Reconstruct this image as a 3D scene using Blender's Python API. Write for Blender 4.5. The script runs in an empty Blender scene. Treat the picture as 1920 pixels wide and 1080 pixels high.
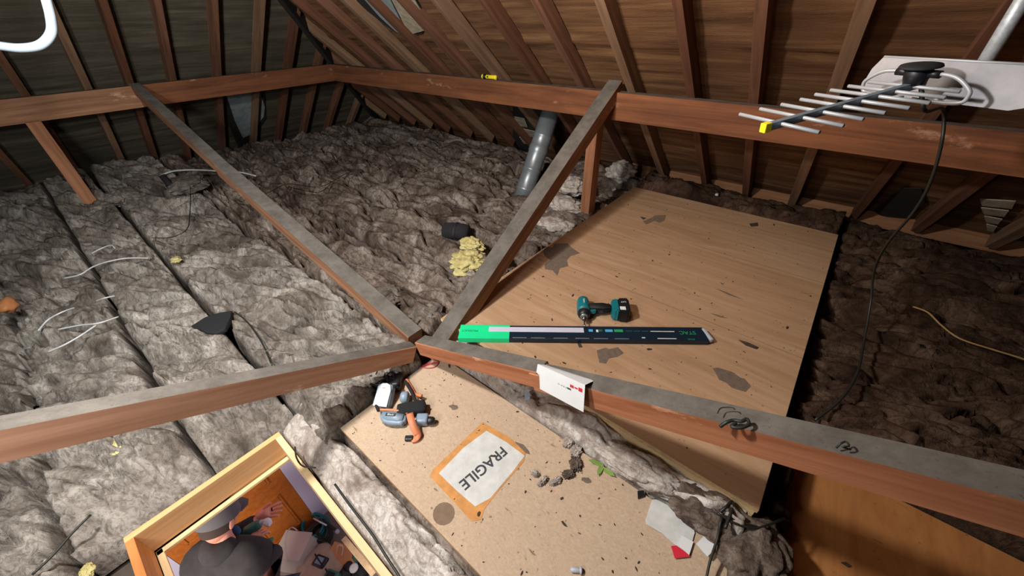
import bpy, bmesh, math, random
import numpy as np
from mathutils import Matrix, Vector
random.seed(7)
SC = bpy.context.scene
COL = SC.collection

# ------------------------------------------------------------------ camera
F_PX = 709.3
PITCH, ROLL, YAW = math.radians(35.97), math.radians(-1.535), math.radians(-40.6)
CAM = np.array([0.0, 0.0, 1.5])
def _tow(d):
    c, s = math.cos(YAW), math.sin(YAW)
    return np.array([d[0]*c + d[1]*s, -d[0]*s + d[1]*c, d[2]])
_F = np.array([0, math.cos(PITCH), -math.sin(PITCH)]); _R = np.array([1.0, 0, 0]); _U = np.cross(_R, _F)
CR = _tow(_R*math.cos(ROLL) + _U*math.sin(ROLL)); CU = _tow(-_R*math.sin(ROLL) + _U*math.cos(ROLL)); CF = _tow(_F)
cam_data = bpy.data.cameras.new('camera'); cam = bpy.data.objects.new('camera', cam_data); COL.objects.link(cam)
cam_data.sensor_width = 36; cam_data.lens = F_PX/1920*36; cam_data.clip_start = 0.02; cam_data.clip_end = 60
cam.matrix_world = Matrix(((CR[0], CU[0], -CF[0], CAM[0]), (CR[1], CU[1], -CF[1], CAM[1]), (CR[2], CU[2], -CF[2], CAM[2]), (0, 0, 0, 1)))
SC.camera = cam

# ------------------------------------------------------------------ world, lights, exposure
SC.view_settings.view_transform = 'Standard'; SC.view_settings.look = 'None'
SC.view_settings.gamma = 1; SC.view_settings.use_curve_mapping = False
SC.view_settings.exposure = 0.0
wd = bpy.data.worlds.new('world'); SC.world = wd; wd.use_nodes = True
wd.node_tree.nodes['Background'].inputs[0].default_value = (0.6, 0.7, 0.8, 1)
wd.node_tree.nodes['Background'].inputs[1].default_value = 0.02
def lamp(name, kind, loc, power, color, size=0.1, target=None, spot=None, blend=0.5):
    d = bpy.data.lights.new(name, kind); d.energy = power; d.color = color
    if kind == 'AREA': d.size = size
    else: d.shadow_soft_size = size
    if kind == 'SPOT' and spot: d.spot_size = math.radians(spot); d.spot_blend = blend
    o = bpy.data.objects.new(name, d); COL.objects.link(o); o.location = loc
    if target is not None:
        v = Vector(target) - Vector(loc); o.rotation_euler = v.to_track_quat('-Z', 'Y').to_euler()
    return o
lamp('loft_lamp', 'SPOT', (-1.16, -0.10, 1.93), 165, (1.0, 0.97, 0.93), 0.06, target=(-1.16-.22, -0.10+.66, 1.93-.66), spot=154, blend=.5)
lamp('cool_lamp', 'AREA', (-1.05, -0.55, 1.62), 36, (0.88, 0.96, 1.0), 0.18, target=(-4.6, 0.8, 1.5))
lamp('warm_fill', 'AREA', (-1.0, 1.15, 1.9), 14, (1.0, 0.84, 0.70), 0.4, target=(0.0, 2.65, 1.80))  # unseen fill, added to brighten the felt and purlin of the right-hand slope
lamp('near_fill', 'AREA', (-0.62, -0.85, 1.40), 17, (1.0, 0.97, 0.94), 0.35, target=(-1.7, 0.3, 0.2))  # soft fill added near the camera to lift the strut sides, no real source
lamp('landing_lamp', 'AREA', (-1.2, -1.3, -0.12), 56, (1.0, 0.95, 0.9), 0.5, target=(-1.9, -0.5, -2))

# ------------------------------------------------------------------ noise (numpy)
_rng = np.random.RandomState(3)
_perm = _rng.permutation(256); _perm = np.concatenate([_perm, _perm, _perm])
_g3 = _rng.normal(size=(256, 3)); _g3 /= np.linalg.norm(_g3, axis=1)[:, None]
def noise3(x, y, z):
    x = np.asarray(x, float); y = np.asarray(y, float)+x*0; z = np.asarray(z, float)+x*0
    xi = np.floor(x).astype(int); yi = np.floor(y).astype(int); zi = np.floor(z).astype(int)
    xf, yf, zf = x-xi, y-yi, z-zi
    fd = lambda t: t*t*t*(t*(t*6-15)+10)
    u, v, w = fd(xf), fd(yf), fd(zf)
    def g(i, j, k):
        h = _perm[(_perm[(_perm[(xi+i) & 255] + yi + j) & 255] + zi + k) & 255]
        G = _g3[h]
        return G[..., 0]*(xf-i) + G[..., 1]*(yf-j) + G[..., 2]*(zf-k)
    L = lambda a, b, t: a+(b-a)*t
    return L(L(L(g(0,0,0), g(1,0,0), u), L(g(0,1,0), g(1,1,0), u), v), L(L(g(0,0,1), g(1,0,1), u), L(g(0,1,1), g(1,1,1), u), v), w)*1.6
def fbm(x, y, z=0.0, o=4):
    s = 0; a = 1; f = 1
    for i in range(o):
        s = s + a*noise3(x*f+i*17.3, y*f-i*9.1, z*f+i*3.7); a *= .5; f *= 2.03
    return s/1.6
def billow(x, y, z=0.0, o=3):
    s = 0; a = 1; f = 1
    for i in range(o):
        s = s + a*np.abs(noise3(x*f+i*11.3, y*f-i*7.1, z*f+i*5.7)); a *= .5; f *= 2.1
    return s

# ------------------------------------------------------------------ pixel -> point on a plane of known height
def _ray(px, py): return ((px-960)/F_PX)*CR - ((py-540)/F_PX)*CU + CF
def Zp(px, py, z):
    d = _ray(px, py); p = CAM + d*(z-CAM[2])/d[2]; return Vector(p)
def Yp(px, py, y):
    d = _ray(px, py); p = CAM + d*(y-CAM[1])/d[1]; return Vector(p)
def Xp(px, py, x):
    d = _ray(px, py); p = CAM + d*(x-CAM[0])/d[0]; return Vector(p)
def Wp(px, py, w): return Vector(CAM + _ray(px, py)*w)
RK = 0.87       # roof pitch: rise over run
def roof_r(px, py, off=0.0):      # point on the right-hand slope (felt plane)
    d = _ray(px, py); n = np.array([0, RK, 1.0]); k = 1.12 + RK*2.42 + off
    return Vector(CAM + d*(k-n@CAM)/(n@d))
def roof_l(px, py, off=0.0):
    d = _ray(px, py); n = np.array([-RK, 0, 1.0]); k = 1.12 + RK*4.55 + off
    return Vector(CAM + d*(k-n@CAM)/(n@d))

# ------------------------------------------------------------------ materials
def srgb(h):
    if isinstance(h, str):
        h = [int(h[i:i+2], 16)/255 for i in (0, 2, 4)]
    return tuple((c/12.92 if c <= .04045 else ((c+.055)/1.055)**2.4) for c in h) + (1,)
MATS = {}
class NT:
    def __init__(s, name, rough=.8, metal=0, spec=.5):
        s.m = bpy.data.materials.new(name); s.m.use_nodes = True; s.t = s.m.node_tree
        s.b = s.t.nodes['Principled BSDF']; s.b.inputs['Roughness'].default_value = rough
        s.b.inputs['Metallic'].default_value = metal; s.b.inputs['Specular IOR Level'].default_value = spec
        s.tc = s.t.nodes.new('ShaderNodeTexCoord'); MATS[name] = s.m
    def n(s, kind, **kw):
        nd = s.t.nodes.new('ShaderNode'+kind)
        for k, v in kw.items():
            if k in nd.inputs: nd.inputs[k].default_value = v
            else: setattr(nd, k, v)
        return nd
    def l(s, a, b): s.t.links.new(a, b)
    def coord(s, scale=(1, 1, 1), src='Object', rot=(0, 0, 0)):
        mp = s.t.nodes.new('ShaderNodeMapping'); mp.inputs['Scale'].default_value = scale; mp.inputs['Rotation'].default_value = rot
        s.l(s.tc.outputs[src], mp.inputs[0]); return mp.outputs[0]
    def noise(s, scale, vec, detail=4, rough=.6, dist=0):
        nd = s.n('TexNoise'); nd.inputs['Scale'].default_value = scale; nd.inputs['Detail'].default_value = detail
        nd.inputs['Roughness'].default_value = rough; nd.inputs['Distortion'].default_value = dist; s.l(vec, nd.inputs['Vector']); return nd.outputs['Fac']
    def ramp(s, fac, stops):
        r = s.t.nodes.new('ShaderNodeValToRGB'); e = r.color_ramp.elements
        while len(e) < len(stops): e.new(.5)
        for i, (p, c) in enumerate(stops): e[i].position = p; e[i].color = c if len(c) == 4 else tuple(c)+(1,)
        s.l(fac, r.inputs[0]); return r.outputs[0]
    def mix(s, fac, a, b, mode='MIX'):
        m = s.t.nodes.new('ShaderNodeMix'); m.data_type = 'RGBA'; m.blend_type = mode
        if isinstance(fac, (int, float)): m.inputs[0].default_value = fac
        else: s.l(fac, m.inputs[0])
        for v, i in ((a, 6), (b, 7)):
            if isinstance(v, tuple): m.inputs[i].default_value = v
            else: s.l(v, m.inputs[i])
        return m.outputs[2]
    def bump(s, h, strength=.3, dist=.005):
        b = s.t.nodes.new('ShaderNodeBump'); b.inputs['Strength'].default_value = strength; b.inputs['Distance'].default_value = dist
        s.l(h, b.inputs['Height']); s.l(b.outputs[0], s.b.inputs['Normal'])
    def col(s, c):
        if isinstance(c, tuple): s.b.inputs['Base Color'].default_value = c
        else: s.l(c, s.b.inputs['Base Color'])
        return s.m
BW = lambda v: (v, v, v, 1)
def wood(name, dark, light, knots=True, rough=.8, gx=1.6, gy=26, pale=None):
    t = NT(name, rough, spec=.25)
    v = t.coord((gx, gy, gy)); f = t.noise(1.0, v, 6, .65, .6)
    c = t.ramp(f, [(.3, srgb(dark)), (.72, srgb(light))])
    v2 = t.coord((2, 5, 5)); f2 = t.noise(1.7, v2, 4, .6)
    c = t.mix(t.ramp(f2, [(.35, BW(0)), (.75, BW(.45))]), c, srgb(dark), 'MIX')
    if pale:
        f3 = t.noise(2.2, t.coord((1.5, 4, 4)), 6, .75)
        c = t.mix(t.ramp(f3, [(.62, BW(0)), (.70, BW(.7))]), c, srgb(pale), 'MIX')
    t.bump(f, .25, .002); return t.col(c)
def dusty(name, base, dust):
    t = NT(name, 1.0, spec=.1)
    f = t.noise(9, t.coord((1, 1, 1)), 6, .7)
    c = t.ramp(f, [(.3, srgb(base)), (.6, srgb(dust))])
    f2 = t.noise(160, t.coord((1, 1, 1)), 2, .5)
    c = t.mix(t.ramp(f2, [(.64, BW(0)), (.7, BW(.5))]), c, srgb('4a4038'))
    t.bump(f, .2, .003); return t.col(c)
def plain(name, c, rough=.6, metal=0, var=.12, scale=30, bump=0, spec=.5):
    t = NT(name, rough, metal, spec); c = srgb(c)
    d = tuple(x*(1-var) for x in c[:3])+(1,); l_ = tuple(min(1, x*(1+var)) for x in c[:3])+(1,)
    f = t.noise(scale, t.coord(), 4, .6); o = t.ramp(f, [(.3, d), (.7, l_)])
    if bump: t.bump(f, bump, .003)
    return t.col(o)
def fluff(name, dark, mid, light, sc=1.0):
    t = NT(name, 1.0, spec=.05)
    v = t.coord((1, 1, 1))
    warp = t.noise(6*sc, v, 3, .6)
    f = t.noise(3.2*sc, v, 5, .65, 1.2)
    c = t.ramp(f, [(.32, srgb(dark)), (.5, srgb(mid)), (.7, srgb(light))])
    f2 = t.noise(45*sc, t.coord((1, 1, .4)), 5, .7, 1.5)
    c = t.mix(t.ramp(f2, [(.38, BW(.55)), (.55, BW(0))]), c, srgb(dark))
    f3 = t.noise(240, v, 2, .6)
    ad = t.n('MixRGB') if False else None
    mth = t.t.nodes.new('ShaderNodeMath'); mth.operation = 'MULTIPLY_ADD'; mth.inputs[1].default_value = .35
    t.l(f3, mth.inputs[0]); t.l(f2, mth.inputs[2])
    f4 = t.noise(9*sc, t.coord((1, 2.2, 1), rot=(0, 0, .4)), 4, .6, 2.0)
    c = t.mix(t.ramp(f4, [(.36, BW(.6)), (.5, BW(0))]), c, srgb(dark))
    t.bump(mth.outputs[0], .6, .010); return t.col(c)

M_strut = wood('strut_wood', '6c4733', 'ab7d5c', pale='cba486')
M_strut2 = wood('strut_wood_orange', '8a5134', 'c38560', pale='d8a57e')
M_strutp = wood('strut_wood_pale', '9c6f55', 'd3a385', pale='ecd3bd')
M_purlin = wood('purlin_wood', '553220', '935c3a', gx=.9, gy=18, pale='a8806a')
M_rafter = wood('rafter_wood', '543729', '8d6148')
M_rafter2 = wood('rafter_wood_pale', '644a38', '9c7a5e')
M_rafter3 = wood('rafter_wood_red', '4d3123', '7f533b')
M_plate = wood('wall_plate_wood', '7a5038', 'b0825c')
M_post = wood('post_wood', '85553a', 'b88260')
M_dust = dusty('dust_on_wood', '504a44', '6d6760')
M_dustd = dusty('dust_on_wood_dark', '4c423b', '6d635a')
M_pine = wood('planed_pine', 'd09a62', 'f0c690', gx=1.2, gy=30, rough=.6)
M_pinelt = wood('pale_pine', 'd8b483', 'f0d6a8', gx=1.2, gy=30, rough=.6)
M_pineor = wood('orange_pine', 'b8713a', 'd99558', gx=1.2, gy=30, rough=.6)

def ply(name, a, b, c, grain=(1.3, 16, 16), speck=True, seams=None):
    t = NT(name, .85, spec=.2)
    f = t.noise(1.0, t.coord(grain), 7, .62, 1.6)
    col = t.ramp(f, [(.3, srgb(a)), (.52, srgb(b)), (.75, srgb(c))])
    f1 = t.noise(2.3, t.coord(), 4, .6)
    col = t.mix(t.ramp(f1, [(.4, BW(0)), (.75, BW(.4))]), col, srgb(a))
    if speck:
        f2 = t.noise(26, t.coord((.6, 1.8, 1)), 3, .5)
        col = t.mix(t.ramp(f2, [(.70, BW(0)), (.76, BW(.65))]), col, srgb('5a4432'))
        f3 = t.noise(70, t.coord((1, 1, 1)), 2, .5)
        col = t.mix(t.ramp(f3, [(.70, BW(0)), (.76, BW(.6))]), col, srgb('54402f'))
    t.bump(f, .1, .001); return t.col(col)
M_ply = ply('plywood', 'a3805f', 'b59171', 'c5a485', grain=(1.0, 11, 11))
M_plyedge = plain('plywood_edge', 'd4b585', .8, 0, .2, 60)
M_chip = ply('chipboard', 'b0967e', 'bda58c', 'c8b29a', grain=(60, 90, 60))
M_chipedge = plain('chipboard_edge', 'c09a6c', .9, 0, .2, 80)
M_plyor = ply('orange_plywood', '84522c', 'a8703f', 'bb8450', grain=(6, 1.2, 6))
M_stain = plain('stain', '7b6552', .9, 0, .15, 40)
M_stain2 = plain('stain_grey', '6f5f52', .9, 0, .2, 50)
M_peel = plain('tape_residue', 'c48a4e', .85, 0, .2, 25)

def felt(name, a, b, c):
    t = NT(name, .9, spec=.15)
    f = t.noise(1.0, t.coord((1.2, 1.2, 26)), 6, .65, .5)
    f1 = t.noise(1.4, t.coord(), 4, .6)
    col = t.ramp(f, [(.3, srgb(a)), (.5, srgb(b)), (.72, srgb(c))])
    col = t.mix(t.ramp(f1, [(.35, BW(0)), (.7, BW(.55))]), col, srgb(a))
    f2 = t.noise(90, t.coord((1, 1, 3)), 3, .6)
    m = t.t.nodes.new('ShaderNodeMath'); m.operation = 'MULTIPLY_ADD'; m.inputs[1].default_value = .3
    t.l(f2, m.inputs[0]); t.l(f, m.inputs[2]); t.bump(m.outputs[0], .5, .01)
    return t.col(col)
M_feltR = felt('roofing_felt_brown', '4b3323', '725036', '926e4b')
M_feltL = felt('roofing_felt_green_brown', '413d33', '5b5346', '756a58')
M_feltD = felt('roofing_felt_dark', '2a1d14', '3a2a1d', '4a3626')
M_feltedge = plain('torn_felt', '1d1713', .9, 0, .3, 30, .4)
M_slate = plain('slate', '858f90', .8, 0, .25, 14, .4)
M_slatepale = plain('pale_slate', 'a3957c', .85, 0, .3, 30, .6)
M_brick = plain('mortar_brick', '9a8c78', .9, 0, .3, 22, .5)

M_woolL = fluff('mineral_wool_grey', '4a4139', '857c73', 'b3aba1')
M_woolB = fluff('mineral_wool_brown', '3f322b', '796b60', 'aa9d92')
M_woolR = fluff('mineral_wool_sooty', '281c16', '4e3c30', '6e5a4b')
M_woolW = fluff('mineral_wool_pale', '86756a', 'c6bdb4', 'e8e3de')
M_woolY = fluff('mineral_wool_yellow', 'a8975c', 'd3c78c', 'ece4b4')
M_floor = plain('ceiling_plasterboard_back', '4a4038', .95, 0, .3, 10)

M_black = plain('black_plastic', '15161a', .45)
M_rubber = plain('black_rubber', '191a1c', .75)
M_fabric = plain('black_fabric', '1b1a1c', .95, 0, .3, 120, .4)
M_whitep = plain('white_plastic', 'b2b8c1', .4, 0, .03)
M_paper = plain('white_paper', 'dcdcdc', .8, 0, .03, 20)
M_paperd = plain('dusty_paper', 'c9c8c4', .9, 0, .13, 25)
M_alu = plain('aluminium', 'aeb1b5', .45, .25, .06, 20)
M_galv = plain('galvanised_steel', 'b4bac0', .45, .3, .2, 90)
M_platem = NT('galvanised_plate', .5, .35); 
_f = M_platem.noise(7, M_platem.coord(), 5, .65); M_platem = M_platem.col(M_platem.ramp(_f, [(.3, srgb('66676e')), (.62, srgb('838184')), (.75, srgb('7d6a5c'))]))
M_duct = plain('dull_duct_metal', '8d9295', .38, .45, .14, 8)
M_boom = plain('zinc_boom', '8494a0', .4, .4, .15, 30)
M_yel = plain('yellow_plastic', 'f2dd27', .4, 0, .03)
M_teal = plain('teal_plastic', '0d6f78', .4, 0, .06)
M_steel = plain('steel', '9a9c9e', .3, 1, .1)
M_green = plain('green_card', '12d88c', .5, 0, .05, 12)
M_greent = plain('green_print', '1f9a5b', .6, 0, .05)
M_navy = plain('navy_card', '0c2233', .35, 0, .1, 12)
M_navyd = plain('black_card', '10151c', .35, 0, .1, 12)
M_lilac = plain('lilac_strip', 'c9c6d6', .5, 0, .03)
M_blue = plain('blue_print', '4aa6d8', .5, 0, .05)
M_dgreen = plain('dark_green_print', '1c5a40', .6, 0, .05)
M_ink = plain('black_ink', '3a3d42', .8, 0, .1)
M_red = plain('red_print', 'cf2438', .6, 0, .05)
M_redw = plain('red_insulated_wire', 'b83b3f', .5, 0, .05)
M_greyblue = plain('grey_blue_plastic', '8394a4', .4, 0, .05)
M_orange = plain('orange_rubber', 'd8835c', .55, 0, .05)
M_cablew = plain('grey_white_cable', 'b9bab8', .6, 0, .1)
M_coax = plain('black_cable', '24241f', .5, 0, .1)
M_pipe = plain('white_pipe', '8a949b', .35, 0, .02)
M_leaf = plain('green_leaf', '7d9a4a', .8, 0, .2)
M_door = wood('varnished_door', 'a85a20', 'c87830', gx=26, gy=26, rough=.4)
M_wallw = plain('lavender_white_paint', 'cfc8d8', .8, 0, .02)
M_carpet = plain('carpet', '8a7a6c', 1, 0, .1, 80, .3)
M_skin = NT('skin', .5); M_skin.b.inputs['Subsurface Weight'].default_value = .08
_f = M_skin.noise(30, M_skin.coord(), 3, .6); M_skin = M_skin.col(M_skin.ramp(_f, [(.3, srgb('cf8468')), (.7, srgb('e2a088'))]))
M_jacket = plain('charcoal_jacket', '2e2a28', .95, 0, .35, 11, .9)
M_cap = plain('grey_wool_cap', '5e5a59', .95, 0, .12, 90, .4)
M_jean = plain('dark_jeans', '232a3a', .9, 0, .2, 60)
M_blueshirt = plain('blue_shirt', '2b4a70', .9, 0, .1, 60)
M_tool_g = plain('dark_green_tool', '2f6a58', .45, 0, .05)
M_clearbag = NT('cloudy_plastic', .45); M_clearbag.b.inputs['Alpha'].default_value = .85; M_clearbag.col(srgb('cdc0b2')); M_clearbag = M_clearbag.m
M_card = plain('cardboard', 'c98a58', .85, 0, .08, 30)
M_hair = plain('brown_hair', '3a2b20', .9, 0, .2, 60)
M_debris = plain('debris', '40332a', .95, 0, .3, 60)
M_splint = plain('wood_splinter', 'e8dcb8', .8, 0, .05)
M_terracotta = plain('terracotta', '9a6238', .85, 0, .15, 30)

# ------------------------------------------------------------------ object helpers
def tag(o, label=None, cat=None, group=None, kind=None):
    if label: o['label'] = label
    if cat: o['category'] = cat
    if group: o['group'] = group
    if kind: o['kind'] = kind
    return o
def empty(name, loc=(0, 0, 0), label=None, cat=None, group=None, M=None):
    o = bpy.data.objects.new(name, None); COL.objects.link(o); o.empty_display_size = .05
    if M is not None: o.matrix_world = M
    else: o.location = loc
    return tag(o, label, cat, group)
def mesh(name, verts, faces, mats, parent=None, fm=None, smooth=False, M=None):
    me = bpy.data.meshes.new(name); me.from_pydata([tuple(v) for v in verts], [], faces); me.update()
    return _fin(name, me, mats, parent, fm, smooth, M)
def _fin(name, me, mats, parent, fm=None, smooth=False, M=None):
    if not isinstance(mats, (list, tuple)): mats = [mats]
    for m in mats: me.materials.append(m)
    if fm is not None:
        for p in me.polygons: p.material_index = fm(p) if callable(fm) else fm[p.index]
    if smooth: me.polygons.foreach_set('use_smooth', [True]*len(me.polygons))
    o = bpy.data.objects.new(name, me); COL.objects.link(o)
    if parent is not None: o.parent = parent
    if M is not None: o.matrix_local = M
    return o
def bm_obj(name, bm, mats, parent=None, fm=None, smooth=False, M=None):
    me = bpy.data.meshes.new(name); bmesh.ops.recalc_face_normals(bm, faces=bm.faces[:]); bm.to_mesh(me); bm.free()
    return _fin(name, me, mats, parent, fm, smooth, M)
def add_box(bm, c, s, M=None, bev=0, taper=None):
    vs = []
    for dx in (-.5, .5):
        for dy in (-.5, .5):
            for dz in (-.5, .5):
                k = taper if (taper and dz > 0) else 1
                v = Vector((c[0]+dx*s[0]*k, c[1]+dy*s[1]*k, c[2]+dz*s[2]))
                vs.append(bm.verts.new(M @ v if M else v))
    fs = [bm.faces.new([vs[i] for i in q]) for q in ((0,1,3,2), (4,6,7,5), (0,4,5,1), (2,3,7,6), (0,2,6,4), (1,5,7,3))]
    if bev: bmesh.ops.bevel(bm, geom=list({e for f in fs for e in f.edges}), offset=bev, segments=2, affect='EDGES', profile=.6)
def box(name, c, s, mats, parent=None, bev=.002, M=None, fm=None, smooth=False):
    bm = bmesh.new(); add_box(bm, (0, 0, 0), s, bev=bev)
    T = Matrix.Translation(Vector(c)); return bm_obj(name, bm, mats, parent, fm, smooth, (M @ T) if M is not None else T)
def prism_bm(bm, pts, z0, z1, M=None):   # polygon in xy extruded in z
    a = [bm.verts.new((M @ Vector((x, y, z0))) if M else (x, y, z0)) for x, y in pts]
    b = [bm.verts.new((M @ Vector((x, y, z1))) if M else (x, y, z1)) for x, y in pts]
    bm.faces.new(a[::-1]); bm.faces.new(b)
    for i in range(len(pts)):
        j = (i+1) % len(pts); bm.faces.new((a[i], a[j], b[j], b[i]))
def prism(name, pts, z0, z1, mats, parent=None, M=None, bev=0, fm=None, smooth=False):
    bm = bmesh.new(); prism_bm(bm, pts, z0, z1)
    if bev: bmesh.ops.bevel(bm, geom=bm.edges[:], offset=bev, segments=2, affect='EDGES', profile=.6)
    return bm_obj(name, bm, mats, parent, fm, smooth, M)
def frame(A, X, Zhint=(0, 0, 1)):
    X = Vector(X).normalized(); Y = Vector(Zhint).cross(X).normalized(); Z = X.cross(Y)
    return Matrix(((X.x, Y.x, Z.x, A[0]), (X.y, Y.y, Z.y, A[1]), (X.z, Y.z, Z.z, A[2]), (0, 0, 0, 1)))
def beam(name, A, B, w, d, mside, mtop, label=None, cat=None, group=None, parent=None, bev=.003, plumb=False, wob=.0, kind=None, zh=(0, 0, 1)):
    """A-B runs along the middle of the top face; local X is the grain."""
    A = Vector(A); B = Vector(B); L = (B-A).length; M = frame(A, B-A, zh)
    bm = bmesh.new(); n = max(2, int(L/.25)); rows = []
    for i in range(n+1):
        t = i/n; x = t*L; oy = wob*math.sin(t*5+A.x*3); oz = wob*.6*math.sin(t*4+A.y*5)
        rows.append([bm.verts.new((x, y+oy, z+oz)) for y, z in ((-w/2, -d), (w/2, -d), (w/2, 0), (-w/2, 0))])
    for i in range(n):
        for k in range(4):
            bm.faces.new((rows[i][k], rows[i][(k+1) % 4], rows[i+1][(k+1) % 4], rows[i+1][k]))
    bm.faces.new(rows[0]); bm.faces.new(rows[-1][::-1])
    if plumb:   # cut the ends plumb
        for r, s in ((rows[0], 1), (rows[-1], -1)):
            sl = M.to_3x3() @ Vector((1, 0, 0)); k = sl.z/max(.2, math.hypot(sl.x, sl.y))
            for v in r: v.co.x -= v.co.z*k*-1 if False else -v.co.z*k
    e = [e for e in bm.edges if abs((e.verts[0].co-e.verts[1].co).normalized().x) > .9]
    bmesh.ops.bevel(bm, geom=e, offset=bev, segments=1, affect='EDGES')
    o = bm_obj(name, bm, [mside, mtop], parent, lambda p: 1 if p.normal.z > .75 else 0, False, M)
    return tag(o, label, cat, group, kind)
def smooth_path(pts, n=8):
    pts = [Vector(p) for p in pts]; P = [pts[0]*2-pts[1]] + pts + [pts[-1]*2-pts[-2]]; out = []
    for i in range(1, len(P)-2):
        a, b, c, d = P[i-1:i+3]
        for k in range(n):
            t = k/n
            out.append(.5*((2*b) + (c-a)*t + (2*a-5*b+4*c-d)*t*t + (3*b-a-3*c+d)*t**3))
    out.append(pts[-1]); return out
def tube_bm(bm, pts, r, seg=10, cap=True):
    rings = []; prev = None
    for i, p in enumerate(pts):
        t = (pts[min(i+1, len(pts)-1)] - pts[max(i-1, 0)]).normalized()
        if prev is None:
            u = t.orthogonal().normalized()
        else:
            u = (prev - t*prev.dot(t)); u = u.normalized() if u.length > 1e-6 else t.orthogonal().normalized()
        prev = u; v = t.cross(u); rr = r[i] if isinstance(r, (list, tuple)) else r
        rings.append([bm.verts.new(p + (u*math.cos(2*math.pi*k/seg) + v*math.sin(2*math.pi*k/seg))*rr) for k in range(seg)])
    for a, b in zip(rings, rings[1:]):
        for k in range(seg): bm.faces.new((a[k], a[(k+1) % seg], b[(k+1) % seg], b[k]))
    if cap: bm.faces.new(rings[0][::-1]); bm.faces.new(rings[-1])
def tube(name, pts, r, mat, parent=None, seg=10, n=8, M=None, sm=True):
    bm = bmesh.new(); P = smooth_path(pts, n) if sm and len(pts) > 2 else [Vector(p) for p in pts]
    tube_bm(bm, P, r, seg); return bm_obj(name, bm, mat, parent, None, True, M)
def lathe(name, prof, mat, parent=None, seg=24, M=None, fm=None):   # prof: (r, x) along local X
    bm = bmesh.new(); rings = []
    for r, x in prof: rings.append([bm.verts.new((x, r*math.cos(2*math.pi*k/seg), r*math.sin(2*math.pi*k/seg))) for k in range(seg)])
    for a, b in zip(rings, rings[1:]):
        for k in range(seg): bm.faces.new((a[k], a[(k+1) % seg], b[(k+1) % seg], b[k]))
    bm.faces.new(rings[0][::-1]); bm.faces.new(rings[-1])
    o = bm_obj(name, bm, mat, parent, fm, True, M)
    return o
def text(name, s, size, mat, M, parent=None, ext=.0003, bold=0):
    cu = bpy.data.curves.new('t', 'FONT'); cu.body = s; cu.size = size; cu.extrude = ext; cu.align_x = 'CENTER'; cu.align_y = 'CENTER'; cu.offset = bold
    to = bpy.data.objects.new('t', cu); COL.objects.link(to)
    dg = bpy.context.evaluated_depsgraph_get(); me = bpy.data.meshes.new_from_object(to.evaluated_get(dg))
    bpy.data.objects.remove(to); me.name = name
    return _fin(name, me, mat, parent, None, False, M)
def rag(n, rx, ry, jit, seed):     # ragged outline
    rs = random.Random(seed); return [(rx*math.cos(2*math.pi*i/n)*(1+rs.uniform(-jit, jit)), ry*math.sin(2*math.pi*i/n)*(1+rs.uniform(-jit, jit))) for i in range(n)]
def grid_mesh(name, X, Y, Z, mats, parent=None, smooth=True, thick=None):
    ny, nx = X.shape; V = np.stack([X, Y, Z], -1).reshape(-1, 3)
    i = np.arange(ny*nx).reshape(ny, nx)
    F = np.stack([i[:-1, :-1], i[:-1, 1:], i[1:, 1:], i[1:, :-1]], -1).reshape(-1, 4)
    me = bpy.data.meshes.new(name); me.vertices.add(len(V)); me.vertices.foreach_set('co', V.ravel())
    me.loops.add(F.size); me.loops.foreach_set('vertex_index', F.ravel().astype(np.int32))
    me.polygons.add(len(F)); me.polygons.foreach_set('loop_start', np.arange(0, F.size, 4, dtype=np.int32)); me.polygons.foreach_set('loop_total', np.full(len(F), 4, dtype=np.int32))
    me.update(calc_edges=True); me.validate()
    return _fin(name, me, mats, parent, None, smooth)
def clump(name, c, s, mat, seed, label=None, cat=None, group=None, sub=5, amp=.35, fr=2.2, parent=None, rz=0):
    bm = bmesh.new(); bmesh.ops.create_icosphere(bm, subdivisions=sub, radius=1)
    P = np.array([v.co[:] for v in bm.verts])
    w = fbm(P[:, 0]*1.5+seed, P[:, 1]*1.5, P[:, 2]*1.5, 2)*.4
    d = np.sqrt(np.abs(noise3(P[:, 0]*fr*.55+seed*3+w, P[:, 1]*fr*.55+w, P[:, 2]*fr*.8))+.01)*.75 + .35*np.sqrt(np.abs(noise3(P[:, 0]*fr*1.3+seed+w, P[:, 1]*fr*1.3, P[:, 2]*fr*1.3+w))+.01) + .06*noise3(P[:, 0]*fr*4, P[:, 1]*fr*4, P[:, 2]*fr*4)
    k = 1 - amp + amp*d*1.25 + .3*fbm(P[:, 0]*1.3+seed, P[:, 1]*1.3, P[:, 2]*1.3+seed, 2)
    for v, kk in zip(bm.verts, k): v.co = Vector((v.co.x*s[0]*kk, v.co.y*s[1]*kk, v.co.z*s[2]*kk))
    o = bm_obj(name, bm, mat, parent, None, True, Matrix.Translation(Vector(c)) @ Matrix.Rotation(rz, 4, 'Z'))
    return tag(o, label, cat, group)

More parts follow.
